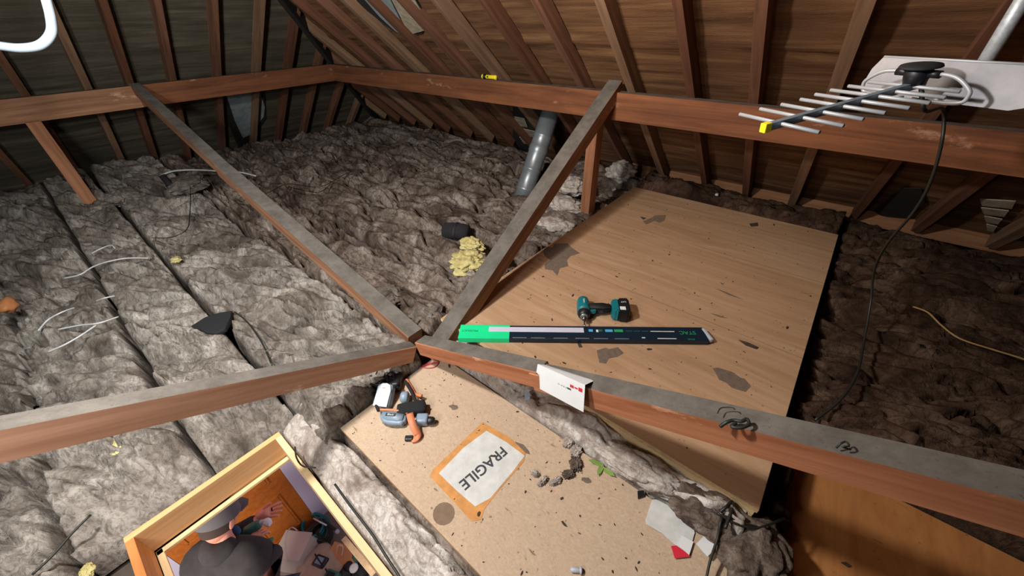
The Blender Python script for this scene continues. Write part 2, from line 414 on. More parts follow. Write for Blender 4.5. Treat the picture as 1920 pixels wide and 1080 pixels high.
# ------------------------------------------------------------------ roof shell (structure)
PX0, PX1, PY0, PY1, PZ = -4.55, 1.30, -1.15, 2.42, 1.12     # lines where rafters cross the purlins
EAVE = 1.35                                                 # run from purlin line out to the eaves
RIDGE_Y = (PY0+PY1)/2; RH = (PY1-PY0)/2                      # half width to the ridge
def slope(name, side, mat, res=.03):
    # s: run measured inward from the eaves; a: position along the eave
    n = int((RH+EAVE)/res); s = np.linspace(0, RH+EAVE, n)
    if side in ('r', 'n'): a0, a1 = PX0-EAVE, PX1+EAVE
    else: a0, a1 = PY0-EAVE, PY1+EAVE
    m = int((a1-a0)/res); t = np.linspace(0, 1, m)
    S, T = np.meshgrid(s, t, indexing='ij')
    A = (a0+S) + T*((a1-S)-(a0+S))
    z = PZ + RK*(S-EAVE) + .085
    sag = .012*np.sin(A*2*math.pi/.34+1)*0 + .016*fbm(A*2.2, S*2.2, 1.0, 3)
    wr = .007*noise3(A*1.3, S*24, 4.0) + .004*noise3(A*3, S*55, 9.0)
    lap = np.where(((S*1.32+.35) % .78) < .05, .010, 0)
    z = z + sag + wr - lap
    if side == 'r': X, Y = A, PY1+EAVE-S
    elif side == 'n': X, Y = A, PY0-EAVE+S
    elif side == 'l': X, Y = PX0-EAVE+S, A
    else: X, Y = PX1+EAVE-S, A
    return tag(grid_mesh(name, X, Y, z, mat), kind='structure')
slope('ceiling', 'r', M_feltR, .018)
slope('ceiling_left', 'l', M_feltL, .02)
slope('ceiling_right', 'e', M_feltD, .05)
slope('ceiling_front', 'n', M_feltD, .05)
# outer eave walls closing the loft
for nm, c, s in (('wall_back', (-1.6, PY1+EAVE+.03, -.05), (9, .06, .5)), ('wall_left', (PX0-EAVE-.03, .6, -.05), (.06, 8, .5)),
                 ('wall_front', (-1.6, PY0-EAVE-.03, -.05), (9, .06, .5)), ('wall_right', (PX1+EAVE+.03, .6, -.05), (.06, 8, .5))):
    tag(box(nm, c, s, M_brick, bev=0), kind='structure')

# loft floor (back of the ceiling boards below) with the hatch opening
HX0, HX1, HY0, HY1 = -1.349, -.56, -.42, .047
bm = bmesh.new()
for x0, x1, y0, y1 in ((-6.2, HX0, -3, 4), (HX1, 3, -3, 4), (HX0, HX1, -3, HY0), (HX0, HX1, HY1, 4)):
    add_box(bm, ((x0+x1)/2, (y0+y1)/2, -.03), (x1-x0, y1-y0, .02))
tag(bm_obj('floor', bm, M_floor), kind='structure')

# ------------------------------------------------------------------ purlins
purl = 'purlins carrying the rafters'
beam('purlin', (PX0-.02, 2.385, 1.10), (PX1, 2.385, 1.10), .07, .155, M_purlin, M_dustd, 'long reddish-brown purlin across the right-hand roof slope, behind the antenna', 'beam', purl)
beam('purlin', (-4.515, .66, 1.10), (-4.515, 2.352, 1.10), .07, .155, M_purlin, M_dustd, 'far length of the left slope purlin, running from the strut to the roof corner', 'beam', purl)
beam('purlin', (-4.50, PY0, 1.105), (-4.50, .665, 1.10), .07, .155, M_strut, M_dustd, 'near length of the left slope purlin, leaving the photo at the left edge', 'beam', purl)
beam('purlin', (PX1-.04, PY0, 1.10), (PX1-.04, 2.35, 1.10), .07, .155, M_purlin, M_dustd, 'purlin of the hidden right end slope, outside the photo', 'beam', purl)
beam('purlin', (PX0+.09, PY0+.03, 1.10), (PX1-.08, PY0+.03, 1.10), .07, .155, M_purlin, M_dustd, 'purlin of the near slope, outside the photo behind the camera', 'beam', purl)

# ------------------------------------------------------------------ rafters
def hip_run(x):   # how far inward (in y or x) before meeting a hip
    return x
rx = [-5.55, -5.2, -4.86, -4.53, -4.185, -3.836, -3.468, -3.106, -2.788, -2.482, -2.151, -1.78, -1.428, -1.062, -.726, -.414, -.098, .245, .585, .92, 1.26]
ordn = ['first', 'second', 'third', 'fourth', 'fifth', 'sixth', 'seventh', 'eighth', 'ninth', 'tenth', 'eleventh', 'twelfth', 'thirteenth', 'fourteenth', 'fifteenth', 'sixteenth', 'seventeenth', 'eighteenth', 'nineteenth', 'twentieth', 'twenty-first']
land = {0: 'short low jack rafter farthest into the roof corner under the purlin', 1: 'second short jack rafter low in the far roof corner', 2: 'third short jack rafter low in the far roof corner', 3: 'jack rafter meeting the hip right at the purlin corner'}
def zr(run): return PZ + RK*run
for i, x in enumerate(rx):
    run0 = -.95 if x < 1.2 else -.9
    lim = min(x-PX0, PX1-x, RH)            # inward run where the hip or ridge stops it
    if lim < run0+.15: continue
    A = (x+.012*math.sin(i*2.3), PY1-run0, zr(run0)+.075); B = (x, PY1-lim+.01, zr(lim)+.075)
    lab = land.get(i) or '%s rafter of the right-hand slope counted from the far roof corner' % ordn[i-3]
    if i == 11: lab = 'rafter of the right-hand slope just right of the yellow torch'
    if i == 18: lab = 'rafter at the far right, low end slanting beside the hole in the felt'
    beam('rafter', A, B, (.046, .05, .043)[i % 3], .08, (M_rafter, M_rafter2, M_rafter3, M_strut)[(i*5+i//3) % 4], M_rafter, lab, 'rafter', 'rafters of the right-hand slope', wob=.004)
ry = [-1.2, -.88, -.56, -.25, .081, .414, .669, .957, 1.305, 1.645, 1.949, 2.27, 2.62, 2.97]
for i, y in enumerate(ry):
    lim = min(PY1-y, y-PY0, RH); run0 = -1.15
    if lim < run0+.15: continue
    A = (PX0+run0, y, zr(run0)+.075); B = (PX0+lim-.01, y, zr(lim)+.075)
    beam('rafter', A, B, .045, .08, (M_rafter, M_rafter3, M_rafter2)[(i*2+i//4) % 3], M_rafter, '%s rafter of the left-hand slope counted back from the far roof corner' % ordn[len(ry)-1-i], 'rafter', 'rafters of the left-hand slope', wob=.003)
# hips and ridge
beam('hip_rafter', (PX0-1.2, PY1+1.2, zr(-1.2)+.09), (PX0+RH, PY1-RH, zr(RH)+.09), .04, .14, M_feltedge, M_rafter, 'dark diagonal hip rafter rising from the far roof corner', 'rafter')
beam('hip_rafter', (PX1+1.2, PY1+1.2, zr(-1.2)+.09), (PX1-RH, PY1-RH, zr(RH)+.09), .04, .14, M_rafter3, M_rafter, 'diagonal hip rafter beyond the right edge of the photo', 'rafter')
beam('ridge_board', (PX0+RH, RIDGE_Y, zr(RH)+.09), (PX1-RH, RIDGE_Y, zr(RH)+.09), .03, .17, M_rafter3, M_rafter, 'ridge board above the photo where the two slopes meet', 'beam')
# wall plate at the eaves behind the big board
beam('wall_plate', (-1.4, 3.42, .36), (2.4, 3.42, .36), .08, .10, M_plate, M_plate, 'pale horizontal wall plate at the eaves behind the large plywood board', 'beam')

# ------------------------------------------------------------------ struts meeting at the middle, and the posts
sg = 'struts fanning out from the middle to the purlins'
# front right strut: two lengths lapped side by side
def FRz(x): return .345 + .405*(x+1.132)
beam('strut', (-1.10, .657, FRz(-1.10)), (-.455, .662, FRz(-.455)), .062, .068, M_strut2, M_dust, 'short dusty strut with orange side from the central joint to the white card', 'beam', sg)
beam('strut', (-.48, .657, FRz(-.48)-.006), (PX1-.08, .657, FRz(PX1-.08)-.006), .06, .070, M_strut2, M_dust, 'long orange-sided strut running past the white card to the lower right edge', 'beam', sg)
beam('strut', (-1.121, .63, .335), (-1.121, PY0+.07, .335+.53*(.63-PY0-.07)), .054, .08, M_strutp, M_dust, 'dusty strut from the central joint to the lower left edge of the photo', 'beam', sg)
beam('strut', (-1.16, .675, .345), (-3.00, .668, .76), .078, .075, M_strut, M_dust, 'lower length of the strut rising to the left purlin, thick and dusty', 'beam', sg)
beam('strut', (-2.94, .672, .742), (-4.50, .685, 1.115), .07, .07, M_strut, M_dust, 'upper length of the strut meeting the left purlin', 'beam', sg)
beam('strut', (-1.10, .70, .25), (-1.186, 2.40, 1.158), .088, .085, M_strut, M_dust, 'dusty strut rising from the central joint to the right-hand purlin beside the duct', 'beam', sg)
pg = 'upright posts under the purlins'
beam('post', (-1.262, 2.40, .02), (-1.262, 2.40, .96), .07, .085, M_post, M_post, 'upright orange timber post under the right-hand purlin at the board corner', 'post', pg, zh=(0, 1, 0))
beam('post', (-4.50, .065, .02), (-4.50, .065, .955), .07, .08, M_post, M_post, 'upright orange timber post under the left purlin', 'post', pg, zh=(0, 1, 0))

# ------------------------------------------------------------------ boards
def board(name, x0, x1, y0, y1, ztop, th, mt, me, label, cat='board', rough=0):
    e = empty(name, ((x0+x1)/2, (y0+y1)/2, ztop-th), label, cat)
    bm = bmesh.new(); add_box(bm, (0, 0, th/2), (x1-x0, y1-y0, th), bev=.0015)
    bm_obj('panel', bm, [mt, me], e, lambda p: 0 if abs(p.normal.z) > .7 else 1)
    return e
def on(e, px, py, z, rz=0):       # matrix on a board surface in the board's frame
    p = Zp(px, py, z); l = e.location
    return Matrix.Translation((p.x-l.x, p.y-l.y, z-l.z+.0006)) @ Matrix.Rotation(rz, 4, 'Z')
B1 = board('plywood_board', -1.19, .21, .845, 3.0, .30, .018, M_ply, M_plyedge, 'large plywood board lying on the insulation under the green and navy package')
def mark(e, pts, z, mat, th=.0006, name='stain'):
    l = e.location; return prism(name, [(Zp(x, y, z).x-l.x, Zp(x, y, z).y-l.y) for x, y in pts], z-l.z, z-l.z+th, mat, e)
mark(B1, [(1018, 470), (1024, 462), (1035, 464), (1040, 457), (1064, 456), (1070, 463), (1088, 475), (1070, 480), (1063, 488), (1066, 499), (1050, 503), (1045, 517), (1036, 507), (1022, 505), (1021, 496), (1032, 488), (1021, 480)], .30, M_stain2)
mark(B1, [(1119, 657), (1136, 652), (1142, 655), (1158, 651), (1170, 662), (1158, 669), (1142, 672), (1136, 682), (1124, 680), (1121, 668)], .30, M_stain2)
mark(B1, [(1336, 691), (1345, 689), (1372, 697), (1388, 708), (1396, 710), (1408, 724), (1398, 735), (1384, 731), (1372, 727), (1362, 718), (1348, 712), (1344, 703)], .30, M_stain2)
mark(B1, [(1205, 415), (1222, 408), (1228, 404), (1249, 403), (1246, 414), (1236, 418), (1228, 414), (1212, 421)], .30, M_stain)
mark(B1, [(1200, 406), (1212, 409), (1206, 412)], .30, M_debris)
mark(B1, [(1330, 587), (1345, 590), (1366, 597), (1350, 595)], .30, M_stain)
mark(B1, [(1340, 540), (1362, 548), (1395, 562), (1366, 553)], .30, M_stain2)
bm = bmesh.new(); add_box(bm, (.30, -1.0775+.018, -.022), (.79, .034, .044), bev=.002); bm_obj('edge_batten', bm, M_pinelt, B1)
for yy in (1.62, 2.31):
    box('board_joint', (0, yy-(.845+3)/2, .0182), (1.398, .0025, .0006), M_stain, B1, bev=0)
B2 = board('chipboard_panel', -1.10, .30, .227, .735, .20, .018, M_chip, M_chipedge, 'chipboard panel beside the hatch carrying the FRAGILE label')
# rounded knot mark and water ring
prism('stain', [(.036*math.cos(a*.4), .034*math.sin(a*.4)) for a in range(16)], 0, .0005, M_stain, B2, on(B2, 832, 963, .2))
mark(B2, [(966, 828), (982, 834), (992, 846), (994, 852), (980, 848), (968, 838)], .20, M_stain2)
prism('stain', rag(12, .02, .012, .3, 9), 0, .0005, M_stain2, B2, on(B2, 851, 763, .2, .4))
prism('stain', rag(12, .018, .01, .3, 19), 0, .0005, M_stain2, B2, on(B2, 1098, 900, .2, .4))
B3 = board('orange_plywood_board', .31, 2.0, .30, 1.33, .10, .018, M_plyor, M_plyedge, 'orange plywood board in the lower right corner under the strut shadow')

# FRAGILE label: brown tape residue, white label, lettering
def label_pts(pp, z, c): return [(Zp(x, y, z).x-c.x, Zp(x, y, z).y-c.y) for x, y in pp]
LC = Zp(903, 878, .2)
LB = empty('fragile_label', (LC.x, LC.y, .2006), 'white dusty sticker with black FRAGILE lettering and orange tape residue on the chipboard', 'label')
tp = label_pts([(905, 792), (925, 803), (958, 822), (986, 850), (982, 866), (935, 920), (908, 955), (902, 975), (885, 978), (866, 958), (845, 935), (806, 893), (812, 880), (850, 845), (880, 815)], .2, LC)
prism('tape_residue', tp, 0, .0005, M_peel, LB)
prism('sticker', label_pts([(912, 808), (949, 829), (984, 855), (962, 884), (919, 935), (891, 950), (857, 921), (823, 888), (869, 840)], .2, LC), .0005, .0012, M_paperd, LB)
pF, pE = Zp(942, 846, .2), Zp(870, 908, .2); dv = (pE-pF); L_ = dv.length
ang = math.atan2(dv.y, dv.x); mid = (pF+pE)/2
text('lettering', 'FRAGILE', .0, M_ink, Matrix(), None) if False else None
text('lettering', 'FRAGILE', L_/3.3, M_ink, Matrix.Translation((mid.x-LC.x, mid.y-LC.y, .0014)) @ Matrix.Rotation(ang, 4, 'Z'), LB, bold=.001)

# ------------------------------------------------------------------ hatch lining (frame)
HL = empty('hatch_lining', (HX0, HY0, -.02), 'planed pine frame lining the open loft hatch', 'hatch')
def hb(name, c, s, m, lab=None):
    o = box(name, (c[0]-HX0, c[1]-HY0, c[2]+.02), s, m, HL, bev=.0015)
    if lab: o['label'] = lab
T = .024; zt, zb = .10, -.03; zc = (zt+zb)/2; hh = zt-zb
def hbr(name, c, L, m, alongy):     # grain along the length
    M = Matrix.Translation((c[0]-HX0, c[1]-HY0, c[2]+.02)) @ Matrix.Rotation(math.pi/2 if alongy else 0, 4, 'Z')
    bm = bmesh.new(); add_box(bm, (0, 0, 0), (L, T, hh), bev=.0015); bm_obj(name, bm, m, HL, None, False, M)
hbr('side_board', (HX0-T/2, (HY0+HY1)/2, zc), HY1-HY0+2*T, M_pine, True)
hbr('side_board', (HX1+T/2, (HY0+HY1)/2, zc), HY1-HY0+2*T, M_pine, True)
hbr('end_board', ((HX0+HX1)/2, HY0-T/2, zc), HX1-HX0, M_pineor, False)
hbr('end_board', ((HX0+HX1)/2, HY1+T/2, zc), HX1-HX0, M_pinelt, False)
for nm, c, s in (('stop_bead', (HX0+.010, (HY0+HY1)/2, -.036), (.020, HY1-HY0, .012)), ('stop_bead', ((HX0+HX1)/2, HY0+.010, -.036), (HX1-HX0, .020, .012))):
    hb(nm, c, s, M_pinelt)

# ------------------------------------------------------------------ insulation batts
def base_h(x, y, top):
    return top
def batt(x0, x1, y0, y1, top, res, seed, mat, label, group, amp=1.0, fold=None):
    if fold is None: fold = .55 if x1 < -.5 and y1 < .7 else (.12 if x0 < -2 else .3)
    nx = int((x1-x0)/res)+2; ny = int((y1-y0)/res)+2
    X, Y = np.meshgrid(np.linspace(x0, x1, nx), np.linspace(y0, y1, ny))
    wx = fbm(X*3+seed, Y*3, 2.0, 3); wy = fbm(X*3-seed, Y*3+5, 7.0, 3)
    U = X*4.2 + wx*1.1 + seed; V = Y*7.5 + wy*1.3
    sw = fbm(X*7+3, Y*7-seed, 4.0, 2)
    ca_, sa_ = math.cos(fold), math.sin(fold)
    al = X*ca_ + Y*sa_ + .05*wx; ac = -X*sa_ + Y*ca_ + .06*wy + .016*sw        # along and across the folds
    def crease(a_, b_, sd): return np.sqrt(np.abs(noise3(al*a_+sd, ac*b_+sd*1.7, sd*.7))*1.4+.0025)-.05
    h = .110*crease(1.3, 6.5, seed*1.3) + .055*crease(2.8, 16, seed*2.1+5) + .016*billow(al*8+sw, ac*38+wx*2, seed, 2) + .006*billow(X*45, Y*45, seed, 1) + .050*fbm(X*1.8, Y*2.4, seed*.11, 3)
    ck = noise3(al*1.4+seed, ac*6.5+seed*.6, seed*.9+3) + .16*noise3(al*9, ac*22, seed)
    h = h - .085*np.exp(-(ck/.055)**2)*np.clip(.5+noise3(X*2.1, Y*3.3, seed+8)*1.6, 0, 1)
    ck2 = noise3(al*3.2+seed*2, ac*15+seed*.3, seed*.4+9) + .2*noise3(al*16, ac*40, seed+1)
    h = h - .045*np.exp(-(ck2/.09)**2)*np.clip(.5+noise3(X*3.7, Y*4.1, seed+18)*1.6, 0, 1)
    d = np.minimum(np.minimum(X-x0, x1-X), np.minimum(Y-y0+.012*wx, y1-Y+.012*wy)); d = np.clip(d, 0, None)
    prof = np.sqrt(np.clip(1-(1-np.clip(d/.022, 0, 1))**2, 0, 1))
    Z = (top + .11*np.clip((-X-3.2)/1.4, 0, 1)*(Y < .8) + amp*(h-.09))*(.2+.8*prof)
    Z = Z*np.clip(d/.004, 0, 1)
    # pressed down under boards, held off the hatch
    for bx0, bx1, by0, by1, bz in ((-1.19, .21, .845, 3.0, .265), (-1.10, .30, .227, .735, .176), (.31, 2.0, .30, 1.33, .070)):
        inside = (X > bx0-.01) & (X < bx1+.01) & (Y > by0-.01) & (Y < by1+.01)
        near = np.maximum(np.maximum(bx0-X, X-bx1), np.maximum(by0-Y, Y-by1))
        Z = np.where(inside, np.minimum(Z, bz), np.where(near < .05, np.minimum(Z, bz + .03 + np.clip(near, 0, 1)*2.2), Z))
    hd = np.maximum(np.maximum(HX0-T-X, X-HX1-T), np.maximum(HY0-T-Y, Y-HY1-T))
    Z = np.where(hd < .12, np.minimum(Z, .075+np.clip(hd, 0, 1)*.9 + .02*wx), Z)
    Z = np.where(hd < .003, .0, Z)
    # keep under the roof
    zr_ = PZ - RK*np.maximum(Y-PY1, PX0-X) - .02
    Z = np.minimum(Z, zr_); Z = np.maximum(Z, -.01)
    Xo = X + .012*noise3(X*14, Y*14, seed)*(d > .02); Yo = Y + .014*noise3(X*13+9, Y*13, seed+3)*(d > .02)
    return tag(grid_mesh('insulation_batt', Xo, Yo, Z, mat), label, 'insulation', group)
gl = 'insulation batts left of the central joint'
batt(-6.0, -.8, -1.75, -.93, .30, .02, 1, M_woolL, 'grey insulation batt along the near left edge, mostly out of view', gl)
batt(-6.0, -.8, -.92, -.555, .21, .009, 2, M_woolL, 'grey insulation batt in the lower left corner of the photo', gl)
batt(-6.0, -1.372, -.55, -.175, .24, .009, 3, M_woolL, 'grey insulation batt ending at the hatch frame, under the lower left strut', gl)
batt(-6.0, -1.372, -.17, .145, .28, .009, 4, M_woolL, 'grey insulation batt with white cables lying on it', gl)
batt(-6.0, -1.105, .15, .655, .28, .010, 5, M_woolL, 'wide insulation batt holding the torn black bag, below the long left strut', gl)
gb = 'insulation batts beyond the long left strut'
batt(-6.0, -1.195, .66, 1.13, .27, .010, 6, M_woolB, 'brown insulation batt directly behind the long left strut', gb)
batt(-6.0, -1.195, 1.135, 1.58, .27, .010, 7, M_woolB, 'brown insulation batt with the yellow torn patch', gb)
batt(-6.0, -1.195, 1.585, 1.99, .28, .011, 8, M_woolB, 'brown insulation batt behind the dark fabric pouch', gb)
batt(-6.0, -1.195, 1.995, 2.42, .27, .012, 9, M_woolB, 'brown insulation batt at the foot of the metal duct', gb)
batt(-6.0, -1.195, 2.425, 2.87, .24, .013, 10, M_woolB, 'brown insulation batt under the right-hand purlin', gb)
batt(-6.0, -1.195, 2.875, 3.62, .26, .014, 11, M_woolB, 'brown insulation batt tucked into the far eaves', gb)
gm = 'insulation around the boards'
batt(-1.372, .30, .075, .222, .17, .007, 12, M_woolW, 'pale strip of insulation between the hatch frame and the chipboard panel', gm, .8)
batt(-1.10, .205, .737, 1.1, .27, .007, 13, M_woolW, 'pale insulation in the gap between the two boards under the strut', gm, .8)
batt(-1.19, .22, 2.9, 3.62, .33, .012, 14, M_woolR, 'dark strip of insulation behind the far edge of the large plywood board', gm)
batt(-1.12, .30, .2, .73, .15, .03, 15, M_woolB, 'flattened insulation underneath the chipboard panel', gm, .2)
batt(-.8, 1.3, -1.7, -.43, .2, .03, 16, M_woolB, 'insulation below the camera, out of view', gm, .4)
gr = 'sooty insulation batts right of the large board'
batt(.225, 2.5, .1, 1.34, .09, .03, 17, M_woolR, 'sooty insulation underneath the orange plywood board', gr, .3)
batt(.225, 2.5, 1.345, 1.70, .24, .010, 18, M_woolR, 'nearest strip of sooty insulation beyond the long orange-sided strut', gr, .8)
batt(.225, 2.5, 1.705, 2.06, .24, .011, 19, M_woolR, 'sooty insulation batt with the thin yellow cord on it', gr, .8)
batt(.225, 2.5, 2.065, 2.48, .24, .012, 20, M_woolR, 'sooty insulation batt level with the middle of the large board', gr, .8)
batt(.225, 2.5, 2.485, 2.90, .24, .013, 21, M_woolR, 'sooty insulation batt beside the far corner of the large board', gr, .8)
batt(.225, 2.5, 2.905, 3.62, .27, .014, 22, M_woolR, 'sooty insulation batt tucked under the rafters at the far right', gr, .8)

# loose lumps of wool
lg = 'loose lumps of wool'
def lump(px_, py_, z, s, mat, sd, label, rz=0, amp=.35, fr=2.2):
    p = Zp(px_, py_, z); return clump('wool_lump', p, s, mat, sd, label, 'insulation', lg, rz=rz, amp=amp, fr=fr)
lump(1070, 348, .38, (.13, .10, .09), M_woolW, 1, 'upper pale wool lump between the long strut and the upright post')
lump(1060, 385, .30, (.17, .10, .07), M_woolW, 2, 'lower wide wool lump between the long strut and the upright post')
lump(1165, 322, .36, (.13, .12, .10), M_woolW, 3, 'wool lump just right of the upright post')
lump(1040, 420, .27, (.16, .09, .05), M_woolW, 4, 'flat wool lump at the left edge of the large board')
lump(1410, 1035, .22, (.10, .13, .07), M_woolB, 5, 'brown wool lump at the bottom edge beside the orange plywood')
lump(1330, 960, .24, (.14, .08, .05), M_woolB, 6, 'brown wool lump spilling over below the board corner', rz=.2)
lump(1205, 880, .25, (.16, .06, .05), M_woolW, 7, 'pale wool lump along the lower edge of the large board', rz=.1)
lump(1060, 775, .23, (.13, .07, .05), M_woolW, 8, 'pale wool lump below the white card', rz=.2)
for k, (x, y, a, b) in enumerate(((1066, 828, .022, .03), (1079, 846, .022, .028), (1080, 868, .026, .032), (1066, 889, .026, .018), (1042, 902, .028, .013), (1018, 902, .026, .012), (1003, 888, .013, .018))):
    lump(x, y, .206, (a, b, .012), M_woolB if k in (2, 3) else M_woolW, 90+k, ('topmost', 'second', 'third and darkest', 'fourth', 'fifth', 'sixth', 'lowest left')[k] + ' small wool tuft of the curled ring on the chipboard', rz=.3*k, amp=.6, fr=4)
lump(1462, 900, .14, (.035, .12, .07), M_woolR, 18, 'dark wool lump wedged between the large board corner and the orange plywood')
lump(1452, 965, .13, (.05, .06, .06), M_woolR, 19, 'sooty wool lump below the large board corner')
lump(720, 560, .28, (.12, .10, .07), M_woolL, 12, 'pale wool lump above the central joint', rz=.6)
lump(800, 590, .27, (.09, .10, .06), M_woolL, 13, 'pale wool lump between the two rising struts')
lump(640, 760, .19, (.10, .08, .05), M_woolW, 14, 'pale wool lump left of the chipboard corner')
lump(1180, 330, .30, (.08, .06, .05), M_woolB, 15, 'small dark wool lump behind the far left corner of the large board')
lump(350, 345, .40, (.20, .16, .06), M_woolL, 16, 'grey wool lump around the round hole by the left post')
lump(222, 372, .36, (.10, .10, .07), M_woolL, 17, 'grey wool lump at the foot of the left post')

# ------------------------------------------------------------------ yellow wool, pouch, black bag
def ypatch(px_, py_, z, s, sd, lab): p = Zp(px_, py_, z); return clump('yellow_wool', p, s, M_woolY, sd, lab, 'insulation', 'patches of yellow glass wool', amp=.5, fr=3)
ypatch(880, 490, .29, (.13, .12, .06), 21, 'torn yellow glass wool beside the dark pouch, largest patch')
ypatch(885, 462, .31, (.10, .07, .06), 22, 'upper tuft of yellow glass wool touching the dark pouch')
ypatch(938, 488, .29, (.06, .06, .05), 23, 'small yellow wool tuft showing right of the long strut')
ypatch(222, 834, .215, (.06, .035, .012), 24, 'greenish yellow tuft below the lower left strut')
ypatch(330, 487, .32, (.05, .03, .012), 25, 'tiny yellowish tuft on the seam left of the long strut')
ypatch(163, 1072, .19, (.03, .02, .01), 26, 'tiny yellow tuft at the bottom left edge')
pp = Zp(856, 433, .34); PC = empty('fabric_pouch', pp, 'small dark fabric pouch lying on brown insulation beside yellow wool', 'pouch')
lathe('body', [(.03, -.095), (.056, -.085), (.064, -.03), (.062, .04), (.055, .08), (.028, .09)], M_fabric, PC, 20, Matrix.Rotation(.45, 4, 'Z') @ Matrix.Diagonal((1, 1, .8, 1)))
lathe('band', [(.0635, -.012), (.068, -.006), (.068, .006), (.0635, .012)], M_rubber, PC, 24, Matrix.Rotation(.45, 4, 'Z') @ Matrix.Diagonal((1, 1, .8, 1)))
bg = Zp(400, 604, .30)
bpts = [(358, 612), (385, 596), (412, 588), (437, 585), (434, 598), (424, 618), (405, 627), (388, 624), (375, 617)]
cB = bg; prismv = [(Zp(x, y, .31).x-cB.x, Zp(x, y, .31).y-cB.y) for x, y in bpts]
o = prism('torn_black_bag', prismv, 0, .022, M_rubber, None, Matrix.Translation((cB.x, cB.y, .295)) @ Matrix.Rotation(.05, 4, 'X'), bev=.006)
tag(o, 'torn black plastic scrap lying in the seam of the grey insulation', 'bag')

# ------------------------------------------------------------------ metal duct
db, dt = Vector((-1.93, 2.40, .18)), Vector((-1.90, 2.82, .93))
D = empty('metal_duct', db, 'dull silver ventilation duct rising under the purlin to the roof', 'duct')
Md = frame((0, 0, 0), dt-db, (1, 0, 0)); Ld = (dt-db).length; R_ = .076
lathe('pipe', [(R_, 0), (R_, .10), (R_+.004, .105), (R_+.004, .118), (R_, .125), (R_, .27), (R_+.004, .275), (R_+.004, .285), (R_, .292), (R_, .42), (R_+.005, .43), (R_+.005, .47), (R_, .48), (R_, .55), (R_+.003, .555), (R_+.003, .565), (R_, .57), (R_, Ld)], M_duct, D, 40, Md)
lathe('collar', [(R_+.002, Ld-.03), (R_+.008, Ld-.026), (R_+.008, Ld-.004), (R_+.002, Ld)], M_whitep, D, 40, Md)
lathe('elbow', [(R_-.004, -.10), (R_-.004, -.05), (R_+.001, -.04), (R_+.001, .012)], M_alu, D, 40, Md)

# ------------------------------------------------------------------ roof damage: slates seen through torn felt
def patch_r(name, pts, mat, off, label, cat, left=False, th=.006, parent=None):
    fn = roof_l if left else roof_r
    P = [fn(x, y, off) for x, y in pts]; n = Vector((-RK, 0, 1) if left else (0, RK, 1)).normalized()
    bm = bmesh.new(); a = [bm.verts.new(p) for p in P]; b = [bm.verts.new(p-n*th) for p in P]
    bm.faces.new(a); bm.faces.new(b[::-1])
    for i in range(len(P)): j = (i+1) % len(P); bm.faces.new((a[i], a[j], b[j], b[i]))
    return tag(bm_obj(name, bm, mat, parent), label, cat)
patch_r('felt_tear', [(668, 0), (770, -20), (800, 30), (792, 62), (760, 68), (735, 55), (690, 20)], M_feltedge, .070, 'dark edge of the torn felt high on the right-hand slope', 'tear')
patch_r('slate', [(684, -2), (730, -6), (752, 38), (757, 66), (740, 56), (712, 30)], M_slate, .058, 'grey slate showing through the tear high on the slope', 'slate')
patch_r('slate', [(732, -8), (772, -12), (799, 36), (796, 56), (768, 64), (757, 42)], M_slatepale, .054, 'pale rough slate beside the grey one in the high tear', 'slate')
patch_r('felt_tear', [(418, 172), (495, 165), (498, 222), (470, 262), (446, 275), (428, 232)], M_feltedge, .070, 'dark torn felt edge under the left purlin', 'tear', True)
patch_r('slate', [(424, 177), (486, 168), (496, 200), (494, 218), (468, 252), (455, 258), (440, 226)], M_slate, .058, 'grey slate showing through torn felt under the left purlin', 'slate', True)
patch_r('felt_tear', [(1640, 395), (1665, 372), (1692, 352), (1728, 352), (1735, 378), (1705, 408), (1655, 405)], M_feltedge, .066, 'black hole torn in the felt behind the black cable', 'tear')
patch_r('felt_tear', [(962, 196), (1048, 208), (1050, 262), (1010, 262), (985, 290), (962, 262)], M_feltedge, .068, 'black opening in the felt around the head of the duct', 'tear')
for k, q in enumerate((((965, 218), (984, 222), (990, 238), (968, 234)), ((968, 238), (1004, 246), (1010, 258), (972, 252)), ((974, 256), (1000, 262), (1004, 272), (982, 268)))):
    patch_r('slate', q, M_brick, .05, ('top', 'middle', 'bottom')[k] + ' of three pale slates showing left of the duct head', 'slate')
for k, q in enumerate((((1838, 372), (1905, 376), (1898, 390), (1842, 384)), ((1840, 388), (1892, 394), (1884, 405), (1846, 400)), ((1846, 404), (1880, 410), (1872, 419), (1850, 415)), ((1850, 419), (1870, 424), (1862, 434), (1852, 430)))):
    patch_r('tile_batten', q, M_brick, .04, ('uppermost', 'second', 'third', 'lowest') + () and (('uppermost', 'second', 'third', 'lowest')[k] + ' of four pale tile edges showing in the dark far right corner'), 'tile')

# ------------------------------------------------------------------ antenna on its mast
e_ = Vector((-.842, .539, -.02)).normalized(); b_ = Vector((.532, .836, .133)).normalized(); n_ = e_.cross(b_)
if n_.z < 0: n_ = -n_
Tt = Wp(1439, 238, .85)
ANT = empty('tv_antenna', Tt, 'television antenna with eight silver rods and a white reflector plate, hung on a mast', 'antenna')
def bm_mat(o, x, y, z): return Matrix(((x.x, y.x, z.x, o.x), (x.y, y.y, z.y, o.y), (x.z, y.z, z.z, o.z), (0, 0, 0, 1)))
AM = bm_mat(Vector((0, 0, 0)), b_, -e_, n_)     # local: X along boom, Y across, Z up (right side is +Y)
BL = .455
bm = bmesh.new(); add_box(bm, (BL/2, 0, 0), (BL, .014, .016), M=AM, bev=.001); bm_obj('boom', bm, M_boom, ANT)
bm = bmesh.new(); add_box(bm, (-.004, 0, 0), (.018, .016, .020), M=AM, bev=.002); bm_obj('end_cap', bm, M_yel, ANT)
